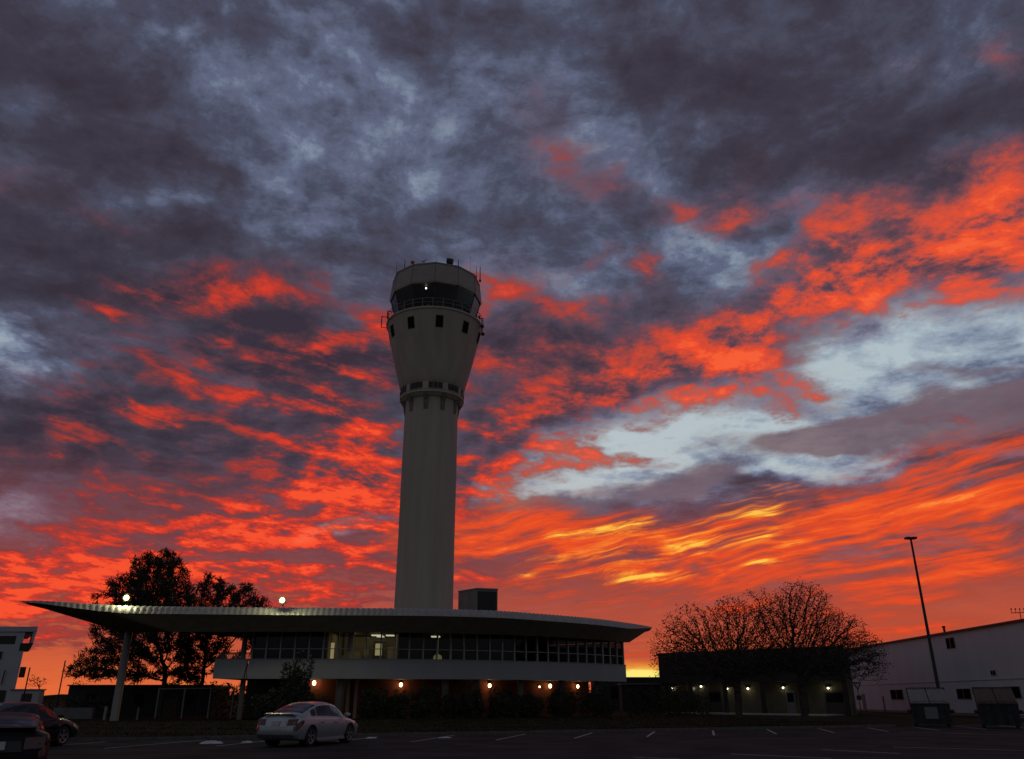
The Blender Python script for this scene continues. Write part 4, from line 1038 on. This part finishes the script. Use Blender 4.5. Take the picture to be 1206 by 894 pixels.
# ------------------------------------------------------------------ trees grown towards points in their crowns
def colonize(att, root, trunk_top, D, di, dk, rng, iters=160):
    nodes = [np.array(root, float)]; par = [-1]
    d = np.array(trunk_top)-np.array(root); n = max(2, int(np.linalg.norm(d)/D))
    for i in range(1, n+1):
        nodes.append(np.array(root)+d*i/n+np.append(rng.normal(0, D*.06, 2), 0)); par.append(len(nodes)-2)
    att = np.array(att); near = np.full(len(att), -1); nd_ = np.full(len(att), 1e9); start = 0
    for it in range(iters):
        new = np.array(nodes[start:])
        if len(new) == 0 or len(att) == 0: break
        dist = np.linalg.norm(att[:, None]-new[None], axis=2); mi = dist.argmin(1); md = dist[np.arange(len(att)), mi]
        up = md < nd_; near[up] = mi[up]+start; nd_[up] = md[up]
        start = len(nodes)
        keep = nd_ > dk; att = att[keep]; near = near[keep]; nd_ = nd_[keep]
        act = nd_ < di*(3 if it < 12 else 1)
        if not act.any(): 
            act = nd_ < nd_.min()*1.2 if len(nd_) else act
            if not len(nd_): break
        for k in np.unique(near[act]):
            v = att[(near == k) & act]-nodes[k]; v = (v/np.linalg.norm(v, axis=1)[:, None]).mean(0)
            v = v+rng.normal(0, .12, 3); L_ = np.linalg.norm(v)
            if L_ < 1e-3: continue
            nodes.append(nodes[k]+v/L_*D); par.append(k)
        if len(nodes) > 9000: break
    return np.array(nodes), np.array(par)
def grow(name, lab, group, blobs, Y, base_px, trunk_h, seed, natt, D, di, dk, r_tip, r_exp, leaf, leafm_, thick=.8, zbase=0.05, maxr=.3):
    rng = np.random.RandomState(seed)
    vols = []; att = []
    bl = []
    for (cx, cy, rx, ry, w) in blobs:
        c = P(cx, cy, Y); sc1 = (P(cx+rx, cy, Y)-c).x; sc2 = (P(cx, cy-ry, Y)-c).z
        bl.append((c, sc1, sc2)); vols.append(abs(sc1)*abs(sc2)*w)
    vols = np.array(vols)/sum(vols)
    for _ in range(natt):
        c, a, b_ = bl[rng.choice(len(bl), p=vols)]
        v = rng.normal(0, 1, 3); v /= np.linalg.norm(v); v *= rng.rand()**(.42)
        att.append((c.x+v[0]*a, c.y+v[1]*max(a, b_)*thick, c.z+v[2]*b_))
    bx = P(base_px, 845, Y).x; root = (bx, Y, -.1)
    t = thing(name, (bx, Y, 0), lab, 'tree', group)
    nodes, par = colonize(att, root, (bx+rng.normal(0, .15), Y, trunk_h), D, di, dk, rng)
    n = len(nodes); load = np.zeros(n); ch = np.zeros(n, int)
    for i in range(n-1, 0, -1):
        if ch[i] == 0: load[i] = 1
        load[par[i]] += load[i]; ch[par[i]] += 1
    rad = np.minimum(maxr, r_tip*np.maximum(load, 1)**r_exp)
    m = MB(); thin_ = MB()
    for i in range(1, n):
        p_ = par[i]; r1 = rad[i]; r0 = min(rad[p_], r1*1.6) if rad[p_] > r1*1.6 and p_ > 3 else rad[p_]
        k = 9 if r1 > .08 else (5 if r1 > .03 else 3)
        m.tube(nodes[p_], nodes[i], r0, r1, n=k, cap=False)
    # root flare
    m.tube((bx, Y, -.1), (bx, Y, .5), rad[0]*1.5, rad[0]*1.02, n=10, cap=False)
    tr = m.build('trunk', bark, t, True, angle=70)
    lf = MB(); tips = [i for i in range(1, n) if load[i] <= leaf['load']]
    for i in tips:
        leaf['fn'](lf, nodes[i], nodes[i]-nodes[par[i]], rng, leaf)
    lf.build('crown', leafm_, t)
    return t
def needles(mb, p_, d, rng, o):
    d = d/(np.linalg.norm(d)+1e-6)
    for _ in range(o['n']):
        c = p_+rng.normal(0, o['spread'], 3)*np.array([1, 1, .6]); v = rng.normal(0, 1, 3)+d*.8+np.array([0, 0, .25]); v /= np.linalg.norm(v)
        w_ = np.cross(v, rng.normal(0, 1, 3)); w_ /= np.linalg.norm(w_)+1e-6
        L_ = o['len']*rng.uniform(.6, 1.25); w_ = w_*o['w']
        mb.add([c-w_, c+w_, c+v*L_+w_*.3, c+v*L_-w_*.3], [(0, 1, 2, 3)])
def leaves(mb, p_, d, rng, o):
    for _ in range(rng.randint(0, o['n']+1)):
        c = p_+rng.normal(0, o['spread'], 3); a = rng.normal(0, 1, 3); a /= np.linalg.norm(a); b_ = np.cross(a, rng.normal(0, 1, 3)); b_ /= np.linalg.norm(b_)+1e-6
        s_ = o['len']*rng.uniform(.5, 1.2)
        mb.add([c-a*s_, c+b_*s_*.45, c+a*s_, c-b_*s_*.45], [(0, 1, 2, 3)])
needle_o = dict(fn=needles, n=26, spread=.22, len=.44, w=.05, load=12)
PB = [(185, 672, 34, 27, 1.2), (175, 700, 50, 30, 1.3), (136, 690, 16, 13, .6), (200, 715, 34, 38, 1), (107, 706, 9, 5, .25), (150, 735, 45, 25, 1), (180, 760, 50, 28, 1), (125, 765, 32, 16, .7), (108, 790, 32, 15, .8), (150, 793, 40, 14, .8), (205, 790, 30, 18, .6)]
grow('pine_tree', 'tallest dark pine with a domed top rising behind the left wing of the roof', 'pines behind the terminal', PB, 82, 188, 4.0, 5, 1500, .34, 1.6, .62, .018, .47, needle_o, needle, .75, maxr=.28)
PB2 = [(250, 694, 22, 20, 1), (283, 700, 26, 16, 1), (308, 706, 16, 9, .4), (246, 722, 30, 24, 1), (285, 725, 38, 18, 1), (240, 760, 34, 26, 1), (262, 785, 26, 14, .6), (225, 795, 24, 14, .6), (300, 745, 24, 22, .6)]
grow('pine_tree', 'lower broad pine with a ragged spiky top, right of the tallest pine', 'pines behind the terminal', PB2, 84, 233, 4.5, 8, 1250, .34, 1.6, .62, .018, .47, dict(needle_o, n=22, spread=.2), needle, .75, maxr=.24)
leaf_o = dict(fn=leaves, n=7, spread=.16, len=.085, load=10)
TB = [(870, 735, 40, 26, 1.2), (835, 750, 45, 28, 1.2), (800, 760, 36, 28, 1), (785, 780, 22, 22, .6), (820, 722, 26, 14, .5), (862, 716, 30, 14, .5), (850, 775, 75, 28, 2.0), (895, 770, 40, 30, .8), (778, 806, 10, 12, .2), (905, 740, 25, 24, .6), (790, 735, 18, 16, .3)]
grow('bare_tree', 'wide thinly leaved tree with long fine twigs reaching left towards the terminal', 'bare trees in front of the low building', TB, 64, 870.5, 2.2, 21, 7000, .20, .9, .23, .013, .42, leaf_o, leafm, .75, maxr=.26)
TB2 = [(945, 705, 34, 20, 1.1), (925, 725, 40, 26, 1.2), (960, 735, 42, 28, 1.3), (990, 745, 34, 26, 1), (1015, 765, 30, 22, .8), (905, 712, 22, 14, .4), (965, 770, 75, 26, 2.0), (1030, 785, 20, 20, .4), (915, 765, 40, 30, .7), (950, 690, 20, 8, .3), (1000, 795, 36, 12, .4), (890, 700, 14, 10, .15)]
grow('bare_tree', 'taller thinly leaved round tree with sparse twigs, right of its neighbour', 'bare trees in front of the low building', TB2, 64, 948, 2.3, 33, 7500, .20, .9, .23, .013, .42, leaf_o, leafm, .75, maxr=.26)
# small far trees in the gap at the left
for px, py, w_, hh, lab, sd_ in ((43, 802, 14, 8, 'tiny round bare tree far off between the office block and the mast', 3), (92, 806, 9, 5, 'tiny low bush like tree far off beside the tall pine', 4)):
    grow('bare_tree', lab, None, [(px, py, w_, hh, 1)], 130, px, 2.2, sd_, 260, .35, 2, .5, .02, .45, dict(fn=leaves, n=3, spread=.2, len=.16, load=3), leafm, .8)
# shrubs and hedges
def shrub(px, pt, pb_, w_px, Y, lab, name='shrub', spiky=False, seed=1, dens=1.0, group='shrubs along the terminal front'):
    rng = np.random.RandomState(seed); g = P(px, pb_, Y); top = P(px, pt, Y).z; wx = (P(px+w_px/2, 800, Y)-P(px, 800, Y)).x
    t = thing(name, (g.x, Y, 0), lab, 'shrub' if not spiky else 'conifer', group)
    m = MB()
    for _ in range(7):
        a = rng.uniform(0, 2*PI); m.tube((g.x, Y, -.05), (g.x+wx*.55*math.cos(a), Y+wx*.5*math.sin(a), top*rng.uniform(.5, .85)), .04, .015, n=5)
    if spiky: m.tube((g.x, Y, -.05), (g.x, Y, top*.95), .09, .02, n=7)
    m.build('stems', bark, t)
    lf = MB(); n_ = int(2600*dens)
    for _ in range(n_):
        v = rng.normal(0, 1, 3); v /= np.linalg.norm(v); rr = rng.uniform(.45, 1.0)**.5
        ph = math.atan2(v[1], v[0]); lump = 1+.28*math.sin(3*ph+seed)+.22*math.sin(5*v[2]+2*ph+seed*1.7)+.15*math.sin(9*v[0]+seed)
        if spiky:
            f = rng.rand()**1.3; rad_ = wx*(1-f)**.7*(.75+.35*rng.rand())*(1+.25*math.sin(f*26)); c = np.array([g.x+rad_*math.cos(ph)*rr, Y+rad_*math.sin(ph)*rr, .15+f*(top-.1)])
        else: c = np.array([g.x+v[0]*wx*rr*lump, Y+v[1]*wx*.8*rr, top*.5+v[2]*top*.5*rr*lump])
        a = rng.normal(0, 1, 3); a /= np.linalg.norm(a); b_ = np.cross(a, rng.normal(0, 1, 3)); b_ /= np.linalg.norm(b_); s_ = rng.uniform(.07, .15)
        lf.add([c-a*s_, c+b_*s_*.5, c+a*s_, c-b_*s_*.5], [(0, 1, 2, 3)])
    lf.build('foliage', bushm if not spiky else needle, t)
shrub(345, 779, 848, 36, 61, 'tallest dark ragged shrub standing up in front of the white parapet panels', seed=2, dens=1.3)
shrub(318, 815, 850, 34, 63, 'low dark shrub left of the tallest ragged shrub', seed=3)
shrub(368, 822, 850, 30, 64, 'dark shrub right of the tallest ragged shrub, behind the silver sedan roof', seed=14)
for i, (px, pt, w_, lab) in enumerate(((438, 812, 34, 'first round shrub right of the paired pilasters'), (466, 818, 22, 'small shrub below the second lantern'), (498, 810, 34, 'tallest round shrub before the brick wall'), (530, 818, 26, 'shrub in front of the middle terminal column'),
        (556, 812, 28, 'shrub just left of the middle lantern'), (592, 815, 36, 'wide shrub just right of the middle lantern'), (624, 818, 26, 'shrub below the faintest lantern'), (662, 812, 34, 'dark shrub between the last two bright lanterns'), (703, 812, 40, 'broad shrub right of the last lantern'))):
    u = u_of(px, 1.2, 1); Yc = path(u, 1.2).y; shrub(px, pt, 848, w_, Yc, lab, seed=20+i, dens=.8)
def hedge(px0, px1, pt, Y0, Y1, lab, seed, dens=260):
    rng = np.random.RandomState(seed); a = P(px0, pt, Y0); b_ = P(px1, pt, Y1); n_ = int((b_-a).length*dens)
    t = thing('hedge', (a.x+(b_.x-a.x)/2, (Y0+Y1)/2, 0), lab, 'hedge'); lf = MB(); cm = MB()
    for i in range(int((b_-a).length/.7)):
        q = a.lerp(b_, i/((b_-a).length/.7)); cm.tube((q.x, q.y, -.05), (q.x+rng.normal(0, .2), q.y+rng.normal(0, .2), q.z*.8), .03, n=4)
    cm.build('stems', bark, t)
    for _ in range(n_):
        f = rng.rand(); q = a.lerp(b_, f); hh = q.z*(1+.07*math.sin(f*40+seed)+.05*math.sin(f*97)); z_ = rng.rand()**.8*hh
        c = np.array([q.x+rng.normal(0, .12), q.y+rng.uniform(-.55, .55), z_]); aa = rng.normal(0, 1, 3); aa /= np.linalg.norm(aa); bb = np.cross(aa, rng.normal(0, 1, 3)); bb /= np.linalg.norm(bb); s_ = rng.uniform(.08, .17)
        lf.add([c-aa*s_, c+bb*s_*.5, c+aa*s_, c-bb*s_*.5], [(0, 1, 2, 3)])
    lf.build('foliage', bushm, t)
hedge(738, 812, 812, 78, 82, 'dark clipped hedge between the terminal end and the low building', 5)
hedge(784, 836, 818, 86, 84, 'dark hedge before the left end of the low building', 12)
hedge(82, 140, 822, 80, 80, 'dark hedge under the tall pine beside the grey block wall', 6)
hedge(250, 352, 806, 79, 78, 'dark hedge in the shade under the terminal deck', 7)
hedge(-30, 80, 822, 108, 108, 'low dark hedge along the horizon at the far left', 9, 120)
# ------------------------------------------------------------------ cars
glass_dk = mat('car_glass', (.010, .011, .014), .08, spec=.45)
plate_m = mat('licence_plate', (.42, .42, .40), .5); tail_m = mat('tail_light', (.07, .008, .008), .2, spec=.7); head_m = mat('headlamp', (.6, .6, .62), .12, .3)
black_tr = mat('black_trim', (.015, .015, .016), .45)
def interp(tab, x):
    if x <= tab[0][0]: return tab[0][1:]
    for a, b_ in zip(tab, tab[1:]):
        if x <= b_[0]:
            t = (x-a[0])/(b_[0]-a[0]); t2 = t*t*(3-2*t)*.4+t*.6; return [p_+(q-p_)*t2 for p_, q in zip(a[1:], b_[1:])]
    return tab[-1][1:]
def make_car(name, loc, heading, paint_m, lab, Hs=1.0, plate_text='', rimm=None, windows=True):
    t = thing(name, (loc.x, loc.y, 0.006), lab, 'car', 'cars parked on the near left side', rz=PI/2-heading)
    # x, z bottom, half width low, half width max, shoulder z, shoulder half width, centre z
    tab = [(-2.30, .42, .52, .60, .62, .55, .66), (-2.26, .30, .70, .78, .78, .72, .86), (-2.16, .24, .80, .865, .88, .80, 1.02), (-2.02, .21, .83, .885, .93, .80, 1.085), (-1.7, .19, .84, .90, .955, .79, 1.09),
           (-1.2, .18, .84, .905, .95, .80, 1.02), (-.4, .17, .84, .905, .925, .81, .98), (.4, .17, .84, .905, .905, .81, .96), (1.0, .18, .84, .90, .885, .80, .97), (1.35, .19, .83, .895, .85, .78, .945), (1.8, .21, .80, .865, .775, .72, .875),
           (2.08, .22, .74, .80, .70, .62, .775), (2.22, .26, .64, .69, .60, .50, .66), (2.29, .38, .46, .50, .52, .36, .55)]
    xs = [-2.30, -2.285, -2.26, -2.21, -2.16, -2.10, -2.02]+[-1.9+i*.1 for i in range(39)]+[1.98, 2.05, 2.12, 2.18, 2.23, 2.27, 2.29]
    def sect(x):
        zb, wl, wm, zs, ws, zc = interp(tab, x); zc = zc*1.0
        return [(0, zb), (wl*.8, zb), (wl, zb+.05), (wm*.985, zb+(zs-zb)*.30), (wm, zb+(zs-zb)*.52), (wm*.992, zb+(zs-zb)*.68), (wm*.975, zs-.07), (ws+(wm-ws)*.45, zs-.01), (ws, zs+.012), (ws*.72, zs+(zc-zs)*.55+.02), (ws*.35, zc-.01), (0, zc)]
    def side(x, f):  # point on the flank between sill and shoulder
        s_ = sect(x); zz = s_[2][1]+(s_[6][1]-s_[2][1])*f
        for a, b_ in zip(s_[2:7], s_[3:8]):
            if zz <= b_[1]+1e-6: k = (zz-a[1])/max(1e-5, b_[1]-a[1]); return a[0]+(b_[0]-a[0])*k, zz
        return s_[6]
    m = MB(); vs = []; ring = None
    for x in xs:
        s_ = sect(x); full = [(x, -y, z) for y, z in s_]+[(x, y, z) for y, z in s_[-2:0:-1]]; ring = len(full); vs += full
    fs = []
    for i in range(len(xs)-1):
        for k in range(ring): fs.append((i*ring+k, i*ring+(k+1) % ring, (i+1)*ring+(k+1) % ring, (i+1)*ring+k))
    fs.append(tuple(range(ring))[::-1]); fs.append(tuple((len(xs)-1)*ring+k for k in range(ring)))
    m.add(vs, fs); body = m.build('body', paint_m, t, True, world=False, angle=40)
    WX = (-1.36, 1.34); WR = .325
    cut = MB()
    for wx in WX: cut.tube((wx, -1.2, WR+.01), (wx, -.62, WR+.01), WR+.055, n=40); cut.tube((wx, .62, WR+.01), (wx, 1.2, WR+.01), WR+.055, n=40)
    co = cut.build('cutter', black_tr); 
    md = body.modifiers.new('b', 'BOOLEAN'); md.operation = 'DIFFERENCE'; md.object = co; md.solver = 'EXACT'
    co.parent = t
    bpy.context.view_layer.update(); dg = bpy.context.evaluated_depsgraph_get()
    nm = bpy.data.meshes.new_from_object(body.evaluated_get(dg)); body.modifiers.clear(); body.data = nm
    bpy.data.objects.remove(co)
    nm.materials.clear(); nm.materials.append(paint_m); nm.materials.append(paint_m)
    # arch liners
    for wx in WX:
        for sy in (-1, 1):
            m = MB(); m.tube((wx, sy*.60, WR+.01), (wx, sy*.63, WR+.01), WR+.06, n=24); m.build('arch_liner', black_tr, t, world=False)
    # cabin shell
    cp = [(-1.86, 1.075, .66), (-1.5, 1.20, .665), (-1.1, 1.335, .66), (-.72, 1.425, .645), (-.3, 1.462, .64), (.1, 1.455, .635), (.45, 1.40, .635), (.8, 1.24, .655), (1.22, .965, .68)]
    def cab(x, v):
        z, wt = interp(cp, x); z *= Hs
        zb = sect(x)[8][1]-.01; wb = .79; zb = min(zb, z)
        if v < .62:
            k = v/.62; h_ = (z-.085-zb); h_ = max(h_, .01)*k; fr_ = min(1, max(0, (z-zb)/.5))
            return Vector((x, wb+(wt-.02+(.79-wt)*(1-fr_)*.4-wb)*(k**1.15), zb+h_))
        k = (v-.62)/.38; y0 = wt-.02+(.79-wt)*(1-min(1, max(0, (z-zb)/.5)))*.4
        y_ = y0*math.cos(k*PI/2)**.8 if k < 1 else 0
        return Vector((x, y_, max(zb, z-.085)+(z-max(zb, z-.085))*math.sin(k*PI/2)+.012*k))
    m = MB(); cx_ = [-1.86+i*.07 for i in range(45)]; nv = 13; vs = []
    for x in cx_:
        for j in range(2*nv-1):
            if j < nv: q = cab(x, j/(nv-1)); vs.append((q.x, -q.y, q.z))
            else: q = cab(x, (2*nv-2-j)/(nv-1)); vs.append((q.x, q.y, q.z))
    w_ = 2*nv-1
    m.add(vs, [(i*w_+k, i*w_+k+1, (i+1)*w_+k+1, (i+1)*w_+k) for i in range(len(cx_)-1) for k in range(w_-1)]); m.build('roof', paint_m, t, True, world=False, angle=60)
    def patch(nm_, m_, x0, x1, v0, v1, sy, o=.008, n1=14, n2=6, skew=0):
        m = MB(); vs = []
        for i in range(n1+1):
            for j in range(n2+1):
                v = v0+(v1-v0)*j/n2; x = x0+(x1-x0)*i/n1+skew*(j/n2)*(1 if i < n1/2 else 1); q = cab(x, v)
                vs.append((q.x, sy*(q.y+o), q.z+.002))
        m.add(vs, [(i*(n2+1)+j, (i+1)*(n2+1)+j, (i+1)*(n2+1)+j+1, i*(n2+1)+j+1) for i in range(n1) for j in range(n2)]); return m.build(nm_, m_, t, True, world=False, angle=80)
    for sy in (-1, 1):
        patch('side_window', glass_dk, -1.30, -.99, .10, .56, sy); patch('side_window', glass_dk, -.93, .02, .08, .58, sy); patch('side_window', glass_dk, .10, .98, .08, .58, sy)
        patch('pillar_trim', black_tr, .03, .09, .06, .58, sy, .010, 2)
    def screen(nm_, x0, x1, fy):
        m = MB(); vs = []; n1, n2 = 10, 12
        for i in range(n1+1):
            x = x0+(x1-x0)*i/n1
            for j in range(n2+1):
                v = .70+.30*abs(abs(2*j/n2-1)-1) ; s_ = -1 if j < n2/2 else 1
                q = cab(x, min(1, v)); vs.append((x, s_*q.y*fy, q.z+.012))
        m.add(vs, [(i*(n2+1)+j, (i+1)*(n2+1)+j, (i+1)*(n2+1)+j+1, i*(n2+1)+j+1) for i in range(n1) for j in range(n2)]); return m.build(nm_, glass_dk, t, True, world=False, angle=80)
    screen('rear_window', -1.70, -.86, .98); screen('windscreen', 1.12, .50, .98)
    # doors' shut lines, handles, sill
    for sy in (-1, 1):
        for x in (-.92, .06, 1.02):
            m = MB(); pp_ = [side(x+(.0 if x > -.5 else .10*(1-f)), f) for f in (0.05, .25, .45, .65, .85, 1.0)]
            for (y0, z0), (y1, z1) in zip(pp_, pp_[1:]): m.tube((x, sy*(y0-.002), z0), (x, sy*(y1-.002), z1), .006, n=4, cap=False)
            m.build('door_seam', black_tr, t, world=False)
        for x in (-.72, .24):
            y_, z_ = side(x, .86); m = MB(); m.box(x-.10, x+.10, min(sy*y_, sy*(y_+.03)), max(sy*y_, sy*(y_+.03)), z_-.015, z_+.015); m.build('door_handle', metal_gr if paint_m.name.startswith('silver') else black_tr, t, world=False)
        y_ = .86; m = MB(); m.box(-.95, .95, min(sy*.80, sy*.885), max(sy*.80, sy*.885), .17, .24); m.build('sill', paint_m, t, world=False)
        m = MB(); m.ellip((.92, sy*.98, 1.0), .09, .11, .075, 12, 7); m.tube((.92, sy*.82, .96), (.92, sy*.92, .99), .03, n=6); m.build('mirror', paint_m, t, True, world=False)
    # lights : wrapped patches on the corners
    def corner(nm_, m_, xr, fr, sy, o=.012):
        m = MB(); vs = []; n1, n2 = 8, 4
        for i in range(n1+1):
            x = xr[0]+(xr[1]-xr[0])*i/n1
            for j in range(n2+1):
                f0 = fr[0]+(fr[2]-fr[0])*i/n1; f1 = fr[1]+(fr[3]-fr[1])*i/n1
                y_, z_ = side(x, f0+(f1-f0)*j/n2); vs.append((x+(-o if xr[0] < 0 else o), sy*(y_+o), z_))
        m.add(vs, [(i*(n2+1)+j, (i+1)*(n2+1)+j, (i+1)*(n2+1)+j+1, i*(n2+1)+j+1) for i in range(n1) for j in range(n2)]); return m.build(nm_, m_, t, True, world=False, angle=80)
    for sy in (-1, 1):
        corner('tail_light', tail_m, (-2.275, -1.88), (.45, .98, .84, 1.0), sy)
        m = MB(); m.hexa([(-2.32, sy*.46, .70), (-2.24, sy*.46, .70), (-2.20, sy*.80, .72), (-2.27, sy*.80, .72), (-2.26, sy*.46, .90), (-2.14, sy*.46, .90), (-2.10, sy*.80, .91), (-2.20, sy*.80, .91)]); m.build('tail_lens', tail_m, t, world=False)
        corner('headlight', head_m, (2.20, 1.72), (.55, .95, .85, 1.0), sy)
    m = MB(); m.hexa([(-2.325, -.44, .66), (-2.29, -.44, .66), (-2.29, .44, .66), (-2.325, .44, .66), (-2.285, -.40, .84), (-2.24, -.40, .84), (-2.24, .40, .84), (-2.285, .40, .84)]); m.build('boot_recess', black_tr if not paint_m.name.startswith('silver') else paint_m, t, world=False)
    m = MB(); m.hexa([(-2.345, -.155, .70), (-2.325, -.155, .70), (-2.325, .155, .70), (-2.345, .155, .70), (-2.315, -.155, .84), (-2.29, -.155, .84), (-2.29, .155, .84), (-2.315, .155, .84)]); m.build('number_plate', plate_m, t, world=False)
    m = MB(); m.box(-2.315, -2.22, -.72, .72, .30, .40); m.build('bumper_trim', black_tr, t, world=False)
    m = MB(); m.hexa([(-2.20, -.62, 1.035), (-1.98, -.66, 1.06), (-1.98, .66, 1.06), (-2.20, .62, 1.035), (-2.22, -.60, 1.075), (-1.98, -.64, 1.095), (-1.98, .64, 1.095), (-2.22, .60, 1.075)]); m.build('boot_lip', paint_m, t, world=False)
    m = MB(); m.box(2.2, 2.30, -.42, .42, .34, .50); m.build('grille', black_tr, t, world=False)
    # wheels
    for wx in WX:
        for sy in (-1, 1):
            w = MB(); prof = [(.20, .66), (.295, .655), (WR-.01, .69), (WR, .72), (WR, .82), (WR-.012, .855), (.25, .875), (.225, .865), (.225, .66)]
            n_ = 36; vs = []
            for r_, y_ in prof:
                for k in range(n_): a = 2*PI*k/n_; vs.append((wx+r_*math.cos(a), sy*y_, WR+r_*math.sin(a)))
            w.add(vs, [(i*n_+k, i*n_+(k+1) % n_, (i+1)*n_+(k+1) % n_, (i+1)*n_+k) for i in range(len(prof)-1) for k in range(n_)]); wo_ = w.build('wheel', tyre_m, t, True, world=False)
            rm = MB()
            rr_ = [(.226, .80), (.226, .872), (.205, .868), (.20, .82)]; vs = []
            for r_, y_ in rr_:
                for k in range(n_): a = 2*PI*k/n_; vs.append((wx+r_*math.cos(a), sy*y_, WR+r_*math.sin(a)))
            rm.add(vs, [(i*n_+k, i*n_+(k+1) % n_, (i+1)*n_+(k+1) % n_, (i+1)*n_+k) for i in range(3) for k in range(n_)])
            rm.tube((wx, sy*.79, WR), (wx, sy*.862, WR), .052, n=14)
            for k in range(5):
                for da in (-.17, .17):
                    a = 2*PI*k/5+.3; a2 = a+da; rm.hexa([Vector((wx+.04*math.cos(a)+q*.018*math.sin(a2), sy*(.835+e), WR+.04*math.sin(a)-q*.018*math.cos(a2))) for q, e in ((-1, 0), (1, 0), (1, .025), (-1, .025))]+
                            [Vector((wx+.212*math.cos(a2)+q*.022*math.sin(a2), sy*(.835+e), WR+.212*math.sin(a2)-q*.022*math.cos(a2))) for q, e in ((-1, 0), (1, 0), (1, .03), (-1, .03))])
            rim = rm.build('rim', rimm or rim_m, wo_, False, world=False)
            br_ = MB(); br_.tube((wx, sy*.70, WR), (wx, sy*.775, WR), .21, n=20); br_.build('brake_disc', metal_dk, wo_, world=False)
    return t
def car_from_wheel(px, py, wheel_local, heading):
    g = G(px, py); fx_, fy_ = math.sin(heading), math.cos(heading); lx, ly = -fy_, fx_   # forward, left
    return Vector((g.x-wheel_local[0]*fx_-wheel_local[1]*lx, g.y-wheel_local[0]*fy_-wheel_local[1]*ly, 0))
silver = mat('silver_paint', (.38, .425, .44), .32, .5, coat=.5, var=.05, scale=3); dark_p = mat('dark_car_paint', (.011, .013, .016), .35, 0, coat=.1, spec=.3); black_p = mat('black_car_paint', (.009, .010, .012), .5, 0, coat=0, spec=.18)
make_car('parked_car', car_from_wheel(363.5, 879.4, (-1.36, -.80), R(19)), R(19), silver, 'silver four door sedan seen from behind, parked by the kerb')
dark_rim = mat('bright_rim', (.5, .5, .52), .25, .9)
make_car('parked_car', car_from_wheel(70.5, 878.5, (1.34, -.80), R(13)), R(13), dark_p, 'dark sedan with bright wheel rims behind the black car at the left edge')
make_car('parked_car', Vector((-10.65, 18.2, 0)), R(-29), black_p, 'black car cut off by the left edge, its pale number plate facing us', Hs=.9)
